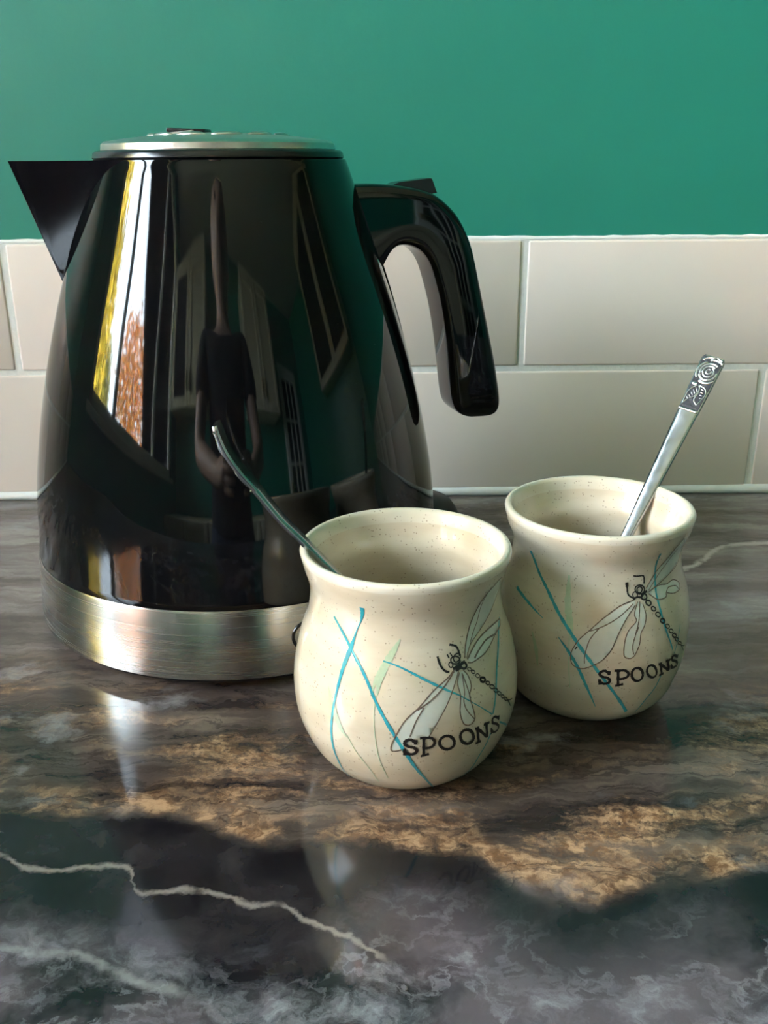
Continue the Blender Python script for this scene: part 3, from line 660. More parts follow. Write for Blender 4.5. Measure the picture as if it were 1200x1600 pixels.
BACK_PAINT={'teal':[([(-150.4,67.2),(-141.5,60.3),(-129.4,53.4),(-117.8,45.5),(-109.8,39.3),(-99.5,30.6),(-90.2,22.5),(-76.0,9.7)],[1.2,1.0,1.1,1.2,1.2,1.1,1.0,1.1]),
([(-157.4,51.7),(-143.9,49.0),(-131.6,45.6)],[1.1,0.9,0.2]),
([(-121.2,40.5),(-114.8,35.9),(-108.7,29.8),(-102.4,21.0),(-97.0,13.0)],[0.2,1.0,1.1,0.9,0.2]),
([(-62.7,71.5),(-62.1,62.4),(-61.2,52.8),(-57.9,43.6),(-50.0,33.2)],[0.8,0.8,0.8,0.8,0.5]),
([(-43.0,41.6),(-45.4,36.5),(-47.7,31.1)],[0.3,0.5,0.4]),
([(-57.0,24.5),(-59.9,18.5),(-64.4,13.3),(-68.5,8.2)],[0.6,0.6,0.5,0.4])],
'green':[([(-119.8,62.6),(-118.6,54.0),(-115.4,46.6),(-113.4,40.7)],[0.6,2.2,2.2,0.5]),
([(-137.6,39.3),(-134.2,33.3),(-132.7,26.6)],[0.4,1.6,0.4]),
([(-115.1,44.9),(-114.2,33.1),(-112.8,20.9)],[0.4,0.4,0.3])],
'brown':[([(-77.4,55.1),(-87.5,53.2),(-97.3,49.0),(-103.9,44.8),(-109.6,40.7),(-113.0,35.7),(-112.6,31.7),(-109.6,30.0),(-105.9,29.9),(-101.2,31.4),(-96.0,33.9),(-91.4,38.2),(-88.0,43.9),(-83.6,49.0),(-77.6,53.2)],[0.35]),
([(-79.0,53.7),(-87.6,49.8),(-97.1,46.3),(-104.1,44.4)],[0.35]),
([(-98.3,46.2),(-103.5,41.5),(-105.6,35.5),(-105.5,32.0)],[0.35]),
([(-75.9,54.2),(-78.6,50.3),(-77.7,47.9),(-82.2,44.9),(-84.3,41.0),(-84.3,35.6),(-80.9,34.3),(-78.3,35.2),(-75.6,39.2),(-74.9,43.3),(-72.3,46.3),(-71.3,49.7),(-72.6,53.3)],[0.35]),
([(-74.4,54.2),(-75.6,50.0),(-76.3,47.4),(-78.0,43.5),(-79.6,39.1),(-78.7,35.7)],[0.35]),
([(-76.6,45.8),(-77.7,43.9)],[0.7]),
([(-69.2,58.4),(-61.3,63.8),(-52.9,68.0),(-49.8,71.8),(-43.5,74.6)],[0.4]),
([(-43.5,74.6),(-34.4,67.8),(-36.0,63.2),(-48.9,60.8),(-61.0,58.4),(-68.4,56.7)],[0.35]),
([(-67.5,57.4),(-59.2,62.3),(-50.5,66.6),(-45.2,70.5)],[0.3]),
([(-68.4,56.7),(-59.1,58.3),(-51.5,57.7),(-43.5,58.0),(-35.8,55.5),(-37.7,53.4),(-45.7,53.5),(-52.5,54.8)],[0.35]),
([(-67.7,56.3),(-61.1,53.6),(-54.2,53.5),(-52.9,54.9),(-49.5,56.3),(-41.4,55.4),(-38.5,53.6)],[0.4])],
'ink':[([(-78.8,63.6),(-76.0,63.3),(-71.5,63.0),(-70.8,60.2)],[0.55]),
([(-83.0,61.3),(-82.6,59.3),(-81.8,56.9),(-78.8,55.6)],[0.6]),
([(-83.0,61.4),(-82.6,59.7)],[1.1]),
([(-70.5,58.0),(-71.0,57.3),(-72.4,56.8),(-74.0,56.7),(-75.6,57.0),(-76.8,57.7),(-77.2,58.5),(-76.9,59.3),(-75.6,59.8),(-74.0,59.9),(-72.3,59.6),(-71.0,58.9),(-70.5,58.0)],[0.5]),
([(-72.4,57.8),(-73.1,57.3),(-74.0,57.1),(-74.9,57.2),(-75.6,57.6),(-75.9,58.1),(-75.8,58.6),(-75.2,59.1),(-74.3,59.3),(-73.3,59.2),(-72.6,58.9),(-72.3,58.4),(-72.4,57.8)],[0.5]),
([(-75.6,56.5),(-75.9,56.1),(-76.5,55.7),(-77.4,55.7),(-78.2,55.8),(-78.7,56.2),(-78.9,56.7),(-78.7,57.2),(-78.1,57.6),(-77.2,57.7),(-76.4,57.5),(-75.8,57.1),(-75.6,56.5)],[0.4]),
([(-73.6,55.3),(-71.3,56.6),(-68.8,57.4)],[0.8]),
([(-78.9,55.2),(-75.8,55.8),(-72.7,55.2)],[0.7]),
([(-69.3,55.4),(-69.6,54.9),(-70.4,54.6),(-71.4,54.6),(-72.3,54.8),(-73.0,55.2),(-73.1,55.7),(-72.9,56.2),(-72.1,56.5),(-71.1,56.5),(-70.2,56.3),(-69.5,55.9),(-69.3,55.4)],[0.6]),
([(-110.9,37.8),(-110.3,37.5)],[1.2]),
([(-67.4,52.5),(-68.6,52.4),(-69.9,52.9),(-70.4,53.6),(-69.9,54.1),(-68.6,54.1),(-67.3,53.7),(-66.8,53.0),(-67.4,52.5)],[0.6]),
([(-64.6,50.3),(-65.7,50.3),(-66.8,50.7),(-67.1,51.2),(-66.7,51.7),(-65.6,51.7),(-64.5,51.3),(-64.1,50.7),(-64.6,50.3)],[0.5]),
([(-61.6,47.9),(-62.8,47.9),(-64.0,48.4),(-64.6,49.0),(-64.1,49.5),(-62.9,49.5),(-61.7,49.1),(-61.2,48.4),(-61.6,47.9)],[0.45]),
([(-58.3,45.2),(-59.5,45.2),(-60.8,45.7),(-61.4,46.4),(-60.9,46.8),(-59.8,46.9),(-58.5,46.4),(-57.9,45.7),(-58.3,45.2)],[0.6]),
([(-54.5,42.7),(-55.8,42.7),(-57.0,43.2),(-57.6,43.9),(-57.1,44.3),(-56.0,44.2),(-54.8,43.8),(-54.2,43.1),(-54.5,42.7)],[0.45]),
([(-51.5,40.3),(-52.8,40.4),(-54.0,40.9),(-54.6,41.5),(-54.2,41.9),(-53.0,41.9),(-51.7,41.4),(-51.1,40.7),(-51.5,40.3)],[0.45]),
([(-48.2,37.9),(-49.5,38.0),(-50.9,38.6),(-51.6,39.3),(-51.2,39.7),(-49.9,39.6),(-48.5,39.0),(-47.7,38.3),(-48.2,37.9)],[0.6]),
([(-45.1,35.6),(-46.5,35.8),(-47.8,36.4),(-48.5,37.0),(-48.2,37.4),(-46.9,37.3),(-45.6,36.7),(-44.8,36.0),(-45.1,35.6)],[0.45]),
([(-40.9,33.1),(-42.4,33.4),(-44.1,34.0),(-44.9,34.7),(-44.6,35.1),(-43.2,34.9),(-41.5,34.2),(-40.5,33.5),(-40.9,33.1)],[0.45]),
([(-41.3,33.0),(-37.6,31.7),(-34.1,30.8)],[0.45]),
([(-40.6,32.8),(-38.0,31.0),(-34.7,28.8)],[0.45])],
'wing':[[(-77.4,54.7),(-87.5,52.8),(-97.3,48.8),(-103.8,44.6),(-109.6,40.5),(-112.8,35.7),(-112.4,31.8),(-109.6,30.2),(-105.9,30.1),(-101.2,31.6),(-96.0,34.0),(-91.4,38.2),(-88.0,43.9),(-83.6,49.0),(-77.6,53.2)],[(-76.0,54.1),(-78.5,50.3),(-77.7,47.9),(-82.2,44.9),(-84.2,41.0),(-84.2,35.6),(-80.9,34.4),(-78.3,35.2),(-75.7,39.2),(-75.0,43.3),(-72.4,46.3),(-71.4,49.7),(-72.7,53.1)],[(-68.8,58.4),(-61.3,63.6),(-52.8,67.7),(-49.4,71.5),(-44.1,74.5),(-34.4,67.8),(-36.0,63.2),(-48.9,60.8),(-61.0,58.4),(-68.0,56.8)],[(-68.0,56.7),(-59.1,58.2),(-51.6,57.6),(-43.4,57.8),(-36.2,55.6),(-37.9,53.5),(-45.6,53.6),(-52.5,54.7),(-54.4,53.5),(-61.1,53.7)]],
'letters':[[([(-91.7,27.9),(-91.7,29.6)],[0.8]),
([(-91.8,28.6),(-94.1,29.7),(-96.3,29.1),(-96.7,28.0),(-95.1,27.2),(-92.4,26.8),(-90.9,25.7),(-91.8,24.5),(-94.5,24.3),(-96.4,25.2)],[0.8]),
([(-96.7,26.2),(-96.2,23.8)],[0.8])],[([(-88.9,29.7),(-86.1,29.8)],[0.8]),
([(-86.9,29.6),(-85.9,23.4)],[0.8]),
([(-87.5,23.3),(-83.0,23.9)],[0.8]),
([(-86.9,29.6),(-83.4,29.7),(-81.0,28.6),(-80.9,27.1),(-83.2,26.3),(-86.2,26.1)],[0.8])],[([(-71.6,27.0),(-71.7,25.6),(-72.8,24.7),(-74.6,24.5),(-76.5,25.1),(-78.0,26.3),(-78.7,27.7),(-78.5,29.0),(-77.5,29.9),(-75.8,30.1),(-73.9,29.6),(-72.4,28.4),(-71.6,27.0)],[0.8])],[([(-62.3,27.3),(-61.7,25.9),(-62.2,24.8),(-63.6,24.5),(-65.5,24.9),(-67.4,25.9),(-68.8,27.3),(-69.2,28.7),(-68.7,29.7),(-67.4,30.1),(-65.6,29.8),(-63.8,28.8),(-62.3,27.3)],[0.75])],[([(-61.4,29.5),(-58.7,29.5)],[0.8]),
([(-60.0,29.5),(-57.1,24.5)],[0.8]),
([(-59.4,24.5),(-55.6,24.6)],[0.8]),
([(-59.7,29.3),(-51.3,24.9)],[0.8]),
([(-55.6,29.7),(-51.2,29.4)],[0.8]),
([(-53.6,29.5),(-50.7,24.7)],[0.8])],[([(-43.4,28.2),(-43.8,29.8)],[0.8]),
([(-44.2,29.0),(-47.7,30.3),(-49.8,29.9),(-48.9,28.6),(-44.9,27.2),(-41.6,25.5),(-42.2,24.4),(-46.3,24.8),(-48.7,26.0)],[0.8]),
([(-49.6,27.1),(-48.0,24.7)],[0.8])]]}

def make_mug(loc, H, rk, paint, label, turn):
    root = tag(empty('mug', (loc[0], loc[1], 0)), label, 'mug', 'dragonfly mugs')
    zk = [q * H for q in ZFR]
    r = lambda z: hermite(zk, rk, z)
    top = H - 0.0013
    outer = [(0.0, 0.0006), (rk[0] - 0.004, 0.0005), (rk[0] - 0.0012, 0.0), (rk[0], 0.0005)]
    n = 44
    for i in range(1, n + 1):
        z = top * i / n
        outer.append((r(z) if i < n else r(z) - 0.00005, z))
    rt = r(top)
    rim = [(rt - 0.0005, H - 0.0004), (rt - 0.0014, H), (rt - 0.0023, H - 0.0003), (rt - 0.0030, H - 0.0013)]
    inner = []
    for i in range(n - 2, 4, -1):
        z = top * i / n
        wall = 0.0031 + 0.0012 * (1 - i / n)
        inner.append((r(z) - wall, z))
    zi = inner[-1][1]; ri = inner[-1][0]
    inner += [(ri - 0.0015, zi - 0.0018), (ri - 0.005, zi - 0.0034), (ri * 0.5, zi - 0.0042), (0.0, zi - 0.0044)]
    k0 = len(outer) - 2
    me = lathe('mug_body', outer[:k0 + 1] , 128)
    link('mug_body', me, M['mug'], root, 60)
    link('rim', lathe('rim', outer[k0:] + rim + inner[:1], 128), M['mug_rim'], root, 60)
    link('mug_inside', lathe('mug_inside', inner, 96), M['mug'], root, 60)
    def surf(az, z, off):
        e = 0.0006
        s = (r(z + e) - r(z - e)) / (2 * e)
        q = 1 / math.sqrt(1 + s * s)
        rr = r(z) + off * q
        return (rr * math.cos(az), rr * math.sin(az), z - off * s * q)
    def ribbons(name, strokes, off, mat, parent):
        verts, faces = [], []
        for q, (pts, wid) in enumerate(strokes):
            if len(pts) < 2: continue
            if len(wid) == 1: wid = wid * len(pts)
            wid = (list(wid) + [wid[-1]] * len(pts))[:len(pts)]
            P = [(R(a), z * 0.001, w * 0.0005) for (a, z), w in zip(pts, wid)]
            P = catmull(P, 6)
            b0 = len(verts)
            for i, (a, z, w) in enumerate(P):
                a0, z0, _ = P[max(i - 1, 0)]; a1, z1, _ = P[min(i + 1, len(P) - 1)]
                rr = max(r(z), 0.01)
                t = Vector(((a1 - a0) * rr, z1 - z0))
                if t.length < 1e-9: t = Vector((1, 0))
                t.normalize()
                w *= 1 + 0.18 * math.sin(i * 2.3 + q)
                for s in (-1, 0, 1):
                    verts.append(surf(a - s * t.y * w / rr, min(max(z + s * t.x * w, 0.0006), H - 0.0015), off + (0.00005 if s == 0 else 0) + 0.000004 * (q % 8)))
            for i in range(len(P) - 1):
                for s in (0, 1):
                    k = b0 + i * 3 + s
                    faces.append((k, k + 1, k + 4, k + 3))
        me = mesh(name, verts, faces)
        return link(name, me, mat, parent, 180)
    for s in paint['teal']: ribbons('grass_blade', [s], 0.00016, M['teal'], root)
    for s in paint['green']: ribbons('seed_head', [s], 0.00011, M['pale_green'], root)
    spots = [s for s in paint['ink'] if s[1] == [1.2]]
    fly = ribbons('dragonfly', [s for s in paint['ink'] if s[1] != [1.2]], 0.00024, M['ink'], root)
    for poly in paint['wing']:
        P = [(R(a) * 0.036, z * 0.001) for a, z in poly]
        xs = [p[0] for p in P]; ys = [p[1] for p in P]
        pts = [Vector(p) for p in P]
        st = 0.0012; x = min(xs) + st
        def inside(px, py):
            c = False; j = len(P) - 1
            for i in range(len(P)):
                if (P[i][1] > py) != (P[j][1] > py) and px < (P[j][0] - P[i][0]) * (py - P[i][1]) / (P[j][1] - P[i][1]) + P[i][0]: c = not c
                j = i
            return c
        while x < max(xs):
            y = min(ys) + st
            while y < max(ys):
                if inside(x, y): pts.append(Vector((x, y)))
                y += st
            x += st
        n0 = len(P)
        vv, ee, ff, *_ = delaunay_2d_cdt(pts, [], [list(range(n0))], 1, 1e-7)
        link('wing', mesh('wing', [surf(p.x / 0.036, min(p.y, H - 0.002), 0.00008) for p in vv], [tuple(f) for f in ff]), M['wing'], fly, 180)
    for s in spots: ribbons('wing_spot', [s], 0.00026, M['ink'], fly)
    ribbons('wing_outline', paint['brown'], 0.0002, M['brown_ink'], fly)
    for L in paint['letters']: ribbons('letter', [(p, [q * 1.3 for q in w]) for p, w in L], 0.00028, M['ink'], root)
    return root
mug_a = make_mug((-0.07936, -0.27718), 0.08037, [0.02435, 0.02991, 0.03642, 0.0389, 0.03625, 0.03270, 0.03235, 0.03409, 0.03555], FRONT_PAINT,
                 'cream stoneware dragonfly mug nearest the camera, its spoon leaning left before the kettle', 0)
mug_b = make_mug((-0.00601, -0.23845), 0.07949, [0.02289, 0.02888, 0.0342, 0.03660, 0.03505, 0.03155, 0.03135, 0.03373, 0.03509], BACK_PAINT,
                 'cream stoneware dragonfly mug on the right, further back, holding the upright rose-handled spoon', 0)

# ------------------------------------------------------------------ teaspoons
def make_spoon(label, line, wdir, relief_side):
    """line: centre line from bowl tip to handle end; wdir: direction across the handle"""
    pts = [Vector(p) for p in catmull(line, 14)]
    acc = [0.0]
    for a, b in zip(pts, pts[1:]): acc.append(acc[-1] + (b - a).length)
    Ltot = acc[-1]
    def at(s):
        s = min(max(s, 0), Ltot)
        i = 0
        while i < len(acc) - 2 and acc[i + 1] < s: i += 1
        p = pts[i].lerp(pts[i + 1], (s - acc[i]) / max(acc[i + 1] - acc[i], 1e-9))
        t = (pts[min(i + 2, len(pts) - 1)] - pts[max(i - 1, 0)]).normalized()
        w = (wdir - t * wdir.dot(t)).normalized()
        return p, t, w, t.cross(w).normalized() * relief_side
    root = tag(empty('teaspoon', pts[0]), label, 'spoon', 'teaspoons in the mugs')
    o0 = pts[0].copy()
    lb = 0.040                                         # bowl length
    panel = Ltot - 0.0245
    def halfw(s):
        if s < lb + 0.014: return 0.0022 + 0.0006 * 0
        u = (s - lb - 0.014) / (panel - lb - 0.014)
        if u < 1: return 0.0022 + 0.0020 * u ** 1.1
        return 0.0042 + 0.0006 * (s - panel) / 0.0245
    # bowl: shallow egg-shaped dish
    verts, faces = [], []; U, V = 24, 8
    for side in (1, 0):
        for j in range(V + 1):
            q = j / V
            for i in range(U):
                a = 2 * math.pi * i / U
                ex = 0.5 + 0.5 * q * math.cos(a)
                s = lb * ex
                ww = 0.0135 * q * math.sin(a) * (1.06 - 0.30 * (ex - 0.35))
                p, t, w, n = at(s)
                depth = -0.0065 * (1 - q * q) - (0.0011 if side == 0 else 0)
                verts.append(p + w * ww + n * depth - o0)
    N = U * (V + 1)
    for side in (0, 1):
        for j in range(V):
            for i in range(U):
                k = (i + 1) % U
                faces.append((side * N + j * U + i, side * N + j * U + k, side * N + (j + 1) * U + k, side * N + (j + 1) * U + i))
    for i in range(U):
        k = (i + 1) % U
        faces.append((V * U + i, V * U + k, N + V * U + k, N + V * U + i))
    link('bowl', fix(mesh('bowl', verts, faces)), M['steel'], root, 50)
    # stem
    def sweep(name, s0, s1, n, hw, th0, th1, mat, parent, e=0.35, endround=False):
        rings = []
        for i in range(n + 1):
            s = s0 + (s1 - s0) * i / n
            p, t, w, nn = at(s)
            k_end = 1.0
            if endround and s > s1 - 0.0022:
                k_end = 0.80 + 0.20 * math.sqrt(max(0, 1 - ((s - (s1 - 0.0022)) / 0.0022) ** 2))
            ring = []
            for k in range(24):
                a = 2 * math.pi * k / 24
                cc = math.copysign(abs(math.cos(a)) ** e, math.cos(a)); ss = math.copysign(abs(math.sin(a)) ** e, math.sin(a))
                off = (th0(s) + th1(s)) / 2 + ss * (th1(s) - th0(s)) / 2
                ring.append(p + w * (hw(s) * cc * k_end) + nn * off - o0)
            rings.append(ring)
        return link(name, loft(name, rings), mat, parent, 50)
    crown = lambda s: 0.0012 + 0.0003 * max(0, 1 - (s - lb) / 0.05)
    sweep('stem', lb - 0.004, panel, 40, halfw, lambda s: -0.0011, crown, M['steel'], root, 0.62)
    pn = sweep('handle_panel', panel - 0.0002, Ltot, 20, halfw, lambda s: -0.0011, lambda s: 0.0007, M['steel'], root, 0.25, True)
    gr = sweep('relief_ground', panel + 0.0002, Ltot - 0.0007, 16, lambda s: halfw(s) - 0.00045, lambda s: 0.0004, lambda s: 0.00076, M['steel_dark'], pn, 0.2)
    # relief, in millimetres: u across, s up from the bar
    def loc(u, s, h):
        p, t, w, n = at(min(panel + s * 0.001, Ltot - 0.0005))
        lim = halfw(panel + s * 0.001) * 1000 - 0.35
        u = min(max(u, -lim), lim)
        return p + w * (u * 0.001) + n * (0.0007 + h * 0.001) - o0
    def raised(name, path, rad, h=0.35):
        P = catmull(path, 5); rings = []
        for i, (u, s) in enumerate(P):
            u0, s0 = P[max(i - 1, 0)]; u1, s1 = P[min(i + 1, len(P) - 1)]
            d = Vector((u1 - u0, s1 - s0)); d = d.normalized() if d.length > 1e-9 else Vector((1, 0))
            k = 1.0 if 0 < i < len(P) - 1 else 0.35
            rings.append([loc(u - d.y * rad * k * math.cos(a), s + d.x * rad * k * math.cos(a), h * math.sin(a) - 0.05) for a in [R(x) for x in (0, 36, 72, 108, 144, 180)]])
        return link(name, loft(name, rings, closed=False), M['steel_rose'], pn, 70)
    raised('bar', [(-4.0, 0.55), (0, 0.55), (4.0, 0.55)], 0.75, 0.85)
    ZS = 0.047
    cv = lambda L: [(((x - 582) * .872 + (y - 545) * .49) * ZS, ((x - 582) * .49 - (y - 545) * .872) * ZS) for x, y in L]
    def arc(cx, cy, rx, ry, a0, a1, n=9):
        return [(cx + rx * math.cos(R(a0 + (a1 - a0) * i / n)), cy + ry * math.sin(R(a0 + (a1 - a0) * i / n))) for i in range(n + 1)]
    for path, rad in ((arc(778, 222, 22, 20, 0, 330), .30), (arc(776, 226, 45, 42, -40, 200), .36), (arc(780, 222, 52, 48, 190, 345), .36), (arc(774, 232, 72, 66, 20, 190), .42), (arc(782, 222, 76, 70, 185, 340), .42),
                      (arc(776, 238, 96, 88, 40, 150), .50), (arc(775, 225, 100, 92, 165, 275), .5), (arc(795, 215, 104, 94, 275, 370), .5), ([(860, 105), (880, 140), (900, 160)], .5), ([(640, 290), (660, 305), (680, 310)], .6), ([(745, 100), (790, 92), (850, 110)], .5)):
        raised('rose_petal', cv(path), rad * 1.2, 0.45)
    for leaf in (([(692, 325), (690, 370), (650, 415), (590, 430), (545, 460)], [(690, 325), (640, 335), (600, 360), (570, 410), (545, 460)]), ([(700, 335), (735, 370), (738, 420), (700, 465), (655, 505)], [(700, 335), (680, 400), (640, 450), (655, 505)])):
        for path in leaf: raised('leaf_edge', cv(path), .30)
    for x in range(5): raised('leaf_rib', cv([(665 - 20 * x, 340 + 17 * x), (672 - 20 * x, 385 + 12 * x)]), .24)
    for x in range(4): raised('leaf_rib', cv([(704 - 6 * x, 370 + 26 * x), (728 - 8 * x, 388 + 22 * x)]), .22)
    return root
make_spoon('steel teaspoon seen edge-on in the front mug, leaning left in front of the kettle',
           [(-0.0560, -0.279, 0.0210), (-0.0800, -0.2795, 0.0460), (-0.1022, -0.280, 0.0700), (-0.1130, -0.280, 0.0825), (-0.1199, -0.280, 0.0902), (-0.1276, -0.280, 0.1009), (-0.1324, -0.280, 0.1070), (-0.1366, -0.280, 0.1142), (-0.1392, -0.280, 0.1222)],
           Vector((0, 1, 0)), 1)
B_, T_ = Vector((-0.0169, -0.2450, 0.0150)), Vector((0.0456, -0.1985, 0.1260))
ax = (T_ - B_).normalized(); view = (Vector((-0.09, -0.569, 0.198)) - (B_ + T_) / 2).normalized()
wd = ax.cross(view).normalized()
wd = (Matrix.Rotation(R(-20), 3, ax) @ wd)
make_spoon('steel teaspoon with a rose relief on its handle end, upright in the right-hand mug',
           [tuple(B_.lerp(T_, q)) for q in (0, .25, .5, .75, 1)], wd, -1)

# ------------------------------------------------------------------ the kitchen behind the camera, seen in the kettle's reflection
def cabinet(name, label, origin, rz, w, h, d, doors, group, glass=()):
    """origin: back-left-bottom corner; the front looks along local -y"""
    root = tag(empty(name, origin), label, 'cabinet', group)
    root.rotation_euler = (0, 0, rz)
    link('carcass', boxes_mesh('carcass', [(0, w, -d, 0, 0, h)], 0.003), M['cream'], root)
    dw = w / doors
    for k in range(doors):
        x0, x1, s = k * dw + .004, (k + 1) * dw - .004, 0.06
        y0, y1 = -d - .022, -d - .001
        dr = link('door', boxes_mesh('door', [(x0, x0 + s, y0, y1, .004, h - .004), (x1 - s, x1, y0, y1, .004, h - .004), (x0 + s, x1 - s, y0, y1, .004, .004 + s), (x0 + s, x1 - s, y0, y1, h - s - .004, h - .004)], 0.003), M['cream'], root)
        link('door_panel', boxes_mesh('door_panel', [(x0 + s, x1 - s, y1 - .009, y1 - .003, s, h - s)]), M['dark_glass'] if k in glass else M['cream'], dr, None)
        hx = x1 - .03 if k % 2 == 0 else x0 + .03
        link('handle', boxes_mesh('handle', [(hx - .005, hx + .005, y0 - .025, y0 - .002, .09, .20)], 0.003), M['brass'], dr)
    return root
cabinet('wall_cabinet', 'cream wall cabinet with one dark glass door, left behind the photographer', (-0.42, YF + .002, 0.60), R(180), 0.80, 0.80, 0.32, 2, 'cream cabinets', (1,))
cabinet('wall_cabinet', 'plain cream wall cabinet, right behind the photographer', (1.15, YF + .002, 0.60), R(180), 0.72, 0.80, 0.32, 2, 'cream cabinets')
cabinet('wall_cabinet', 'cream glass-fronted cabinet on the far right wall', (XR - .002, -0.14, 0.66), R(-90), 1.20, 0.84, 0.30, 2, 'cream cabinets', (0, 1))
for k, lab in enumerate(('cream base cabinet furthest left behind the photographer', 'cream base cabinet in the middle behind the photographer', 'cream base cabinet furthest right behind the photographer')):
    cabinet('base_cabinet', lab, (-0.43 + 0.81 * k, YF + .002, ZF), R(180), 0.80, 0.86, 0.56, 2, 'cream cabinets')
door = tag(empty('door_1', (1.45, YF + .001, ZF)), 'white glazed door behind the photographer', kind='structure')
dl = [(0, .09, 0, .04, 0, 1.98), (.58, .67, 0, .04, 0, 1.98), (.09, .58, 0, .04, 0, .25), (.09, .58, 0, .04, 1.88, 1.98)]
for k in (1, 2): dl.append((.09 + .163 * k - .012, .09 + .163 * k + .012, 0, .04, .25, 1.88))
for k in range(1, 5): dl.append((.09, .58, 0.002, .038, .25 + .326 * k - .012, .25 + .326 * k + .012))
link('door_frame', boxes_mesh('door_frame', dl), M['white_paint'], door, None)
for i in range(3):
    for k in range(5):
        x, z = .09 + .163 * i + .013, .25 + .326 * k + .013
        link('pane', boxes_mesh('pane', [(x, x + .137, .012, .018, z, z + .30)]), M['dark_glass'], door, None)
link('door_handle', boxes_mesh('door_handle', [(.03, .06, .042, .06, .95, 1.08), (.03, .13, .06, .075, 1.03, 1.05)], 0.003), M['brass'], door)

# ------------------------------------------------------------------ autumn garden outside the window
tag(link('lawn', boxes_mesh('lawn', [(-30, XL - 0.2, -30, 20, -1.4, -1.3)]), M['lawn'], angle=None), 'green lawn outside the window', kind='structure')
def tree(label, x, y, h, cr, leaf, n, seed):
    rnd = random.Random(seed)
    root = tag(empty('garden_tree', (x, y, -1.3)), label, 'tree', 'autumn trees outside the window')
    rings = []
    for i in range(8):
        t = i / 7; rad = 0.16 * (1 - t) + 0.03
        rings.append([(rad * math.cos(a) + .15 * math.sin(3 * t), rad * math.sin(a), t * h * 0.8) for a in [2 * math.pi * k / 8 for k in range(8)]])
    link('trunk', loft('trunk', rings), M['bark'], root)
    verts, faces = [], []
    for i in range(n):
        while True:
            p = Vector((rnd.uniform(-1, 1), rnd.uniform(-1, 1), rnd.uniform(-1, 1)))
            if 0.25 < p.length < 1: break
        q = Vector((p.x * cr, p.y * cr, h * 0.62 + p.z * h * 0.40))
        q += Vector((rnd.gauss(0, .12), rnd.gauss(0, .12), rnd.gauss(0, .12)))
        a = Vector((rnd.gauss(0, 1), rnd.gauss(0, 1), rnd.gauss(0, 1))).normalized(); b = a.orthogonal().normalized()
        s = rnd.uniform(.07, .14)
        k = len(verts); verts += [q - a * s, q + b * s * .6, q + a * s, q - b * s * .6]; faces.append((k, k + 1, k + 2, k + 3))
    tag(link('foliage', mesh('foliage', verts, faces), leaf, root, None), kind='stuff')
tree('tall yellow autumn tree outside the window', -6.4, -1.0, 5.4, 0.75, M['leaf_yellow'], 2200, 1)
tree('orange autumn tree outside the window', -7.6, -5.4, 4.9, 1.9, M['leaf_orange'], 3600, 2)
tree('olive-leaved tree further off outside the window', -11.0, -2.9, 4.4, 1.1, M['leaf_olive'], 2600, 3)

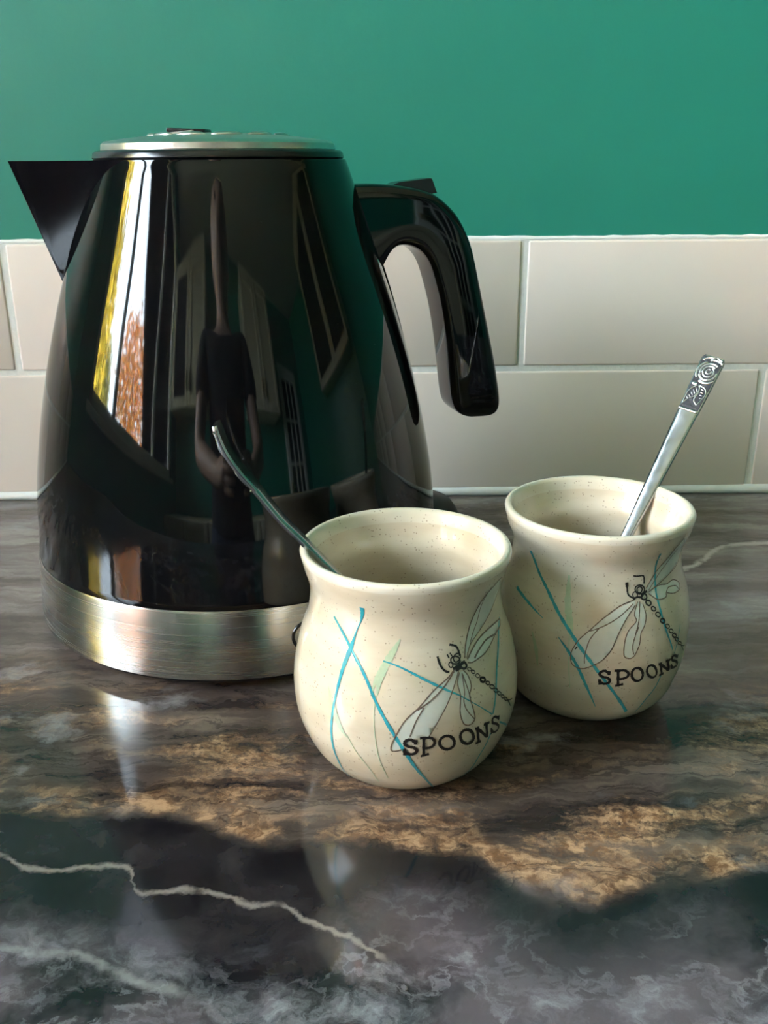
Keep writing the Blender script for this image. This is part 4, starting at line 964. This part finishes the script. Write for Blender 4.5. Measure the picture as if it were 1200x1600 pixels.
# ------------------------------------------------------------------ the photographer, seen only as a dim reflection
def skin_mesh(name, nodes, edges, root, mat, parent=None, sub=2):
    me = bpy.data.meshes.new(name)
    me.from_pydata([n[0] for n in nodes], edges, [])
    o = bpy.data.objects.new(name, me); COL.objects.link(o); o.parent = parent
    o.modifiers.new('skin', 'SKIN').use_smooth_shade = True
    if not me.skin_vertices: return o
    for i, n in enumerate(nodes):
        sv = me.skin_vertices[0].data[i]; r = n[1]
        sv.radius = r if isinstance(r, tuple) else (r, r); sv.use_root = (i == root)
    sm = o.modifiers.new('smooth', 'SUBSURF'); sm.levels = sub; sm.render_levels = sub
    me.materials.append(mat)
    return o
PX, PY = -0.10, -0.99
cam_p, cu, cf, cr_ = Vector((-0.08995, -0.56909, 0.1981)), _u, _f, _r
phone_c = cam_p - cu * 0.055 - cf * 0.010
def nodes_body():
    N, E = [], []
    def add(p, r, prev=None):
        N.append((tuple(p), r)); i = len(N) - 1
        if prev is not None: E.append((prev, i))
        return i
    pel = add((PX, PY, 0.02), (.12, .08)); wa = add((PX, PY, 0.16), (.11, .08), pel); ch = add((PX, PY, 0.34), (.15, .105), wa); nb = add((PX, PY, .48), (.085, .07), ch)
    nk = add((PX, PY + .01, .54), .05, nb); jaw = add((PX, PY + .040, .600), .066, nk); mid = add((PX, PY + .025, .672), .098, jaw); topi = add((PX, PY + .015, .745), .082, mid)
    add((PX, PY + .130, .650), .012, mid)                        # nose
    for s in (-1, 1): add((PX + s * .088, PY + .005, .655), (.012, .02), mid)   # ears
    for s in (-1, 1):
        sh = add((PX + s * .175, PY, .455), .055, ch)
        el = add((PX + s * .215, PY + .09, .19), .040, sh)
        wr = Vector(phone_c - cu * 0.045 + cr_ * (s * 0.075) - cf * 0.045)
        fo = add(Vector((PX + s * .215, PY + .09, .19)).lerp(wr, .45), .036, el)
        w = add(wr, (.026, .020), fo)
        palm = add(phone_c - cu * 0.030 + cr_ * (s * 0.052) - cf * 0.018, (.022, .016), w)
        for k, (up, ln) in enumerate(((0.020, .95), (0.002, 1.0), (-0.016, .95), (-0.033, .8))):
            base = phone_c + cu * (up - 0.020) + cr_ * (s * 0.050) + cf * 0.004
            b0 = add(base, .0088, palm)
            b1 = add(base + cf * 0.012 - cr_ * (s * .014 * ln), .0082, b0)
            add(base + cf * 0.016 - cr_ * (s * .042 * ln), .0075, b1)
        t0 = add(phone_c + cr_ * (s * 0.046) - cf * 0.022 - cu * 0.012, .010, palm)
        add(phone_c + cr_ * (s * 0.020) - cf * 0.020 + cu * 0.012, .009, t0)
        hp = add((PX + s * .085, PY, -.06), .085, pel); kn = add((PX + s * .10, PY + .02, -.42), .058, hp); an = add((PX + s * .105, PY - .01, -.83), .038, kn)
        add((PX + s * .12, PY + .15, -.865), (.036, .024), an)
    return N, E
N, E = nodes_body()
person = skin_mesh('person', N, E, 0, M['skin'], sub=1)
tag(person, 'person in a black t-shirt holding up a phone, reflected in the kettle', 'person')
def sub_skin(name, nodes, edges, mat): return skin_mesh(name, nodes, edges, 0, mat, person, 2)
tn = [((PX, PY, -0.07), (.170, .130)), ((PX, PY, 0.04), (.165, .125)), ((PX, PY, .16), (.145, .108)), ((PX, PY, .34), (.165, .12)), ((PX, PY, .475), (.095, .08))]
te = [(0, 1), (1, 2), (2, 3), (3, 4)]
for s in (-1, 1):
    tn += [((PX + s * .180, PY, .455), .068), ((PX + s * .203, PY + .055, .30), .060)]; k = len(tn); te += [(3, k - 2), (k - 2, k - 1)]
sub_skin('t_shirt', tn, te, M['shirt'])
jn = [((PX, PY, -.02), (.150, .105)), ((PX, PY, .10), (.140, .100))]; je = [(0, 1)]
for s in (-1, 1):
    jn += [((PX + s * .085, PY, -.07), .098), ((PX + s * .10, PY + .02, -.42), .074), ((PX + s * .105, PY - .01, -.82), .056)]; k = len(jn); je += [(0, k - 3), (k - 3, k - 2), (k - 2, k - 1)]
sub_skin('trousers', jn, je, M['denim'])
sub_skin('hair', [((PX, PY - .035, .60), .082), ((PX, PY - .028, .69), .105), ((PX, PY + .005, .768), .088)], [(0, 1), (1, 2)], M['hair'])
for s in (-1, 1):
    eye = link('eye', blob('eye', 0.011, 0.006, 0.006, 2.0), M['hair'], person); eye.location = (PX + s * .030, PY + .105, .678); eye.rotation_euler = (R(-90), 0, 0)
lip = link('mouth', blob('mouth', 0.024, 0.006, 0.006, 2.0), M['lips'], person); lip.location = (PX, PY + .098, .612); lip.rotation_euler = (R(-90), 0, 0)
ph = tag(link('smartphone', box_mesh('smartphone', (0.072, 0.150, 0.008), 0.0035, 3), M['black_satin']), 'dark smartphone held by the photographer', 'phone')
ph.matrix_world = Matrix(((cr_.x, cu.x, -cf.x, phone_c.x), (cr_.y, cu.y, -cf.y, phone_c.y), (cr_.z, cu.z, -cf.z, phone_c.z), (0, 0, 0, 1)))
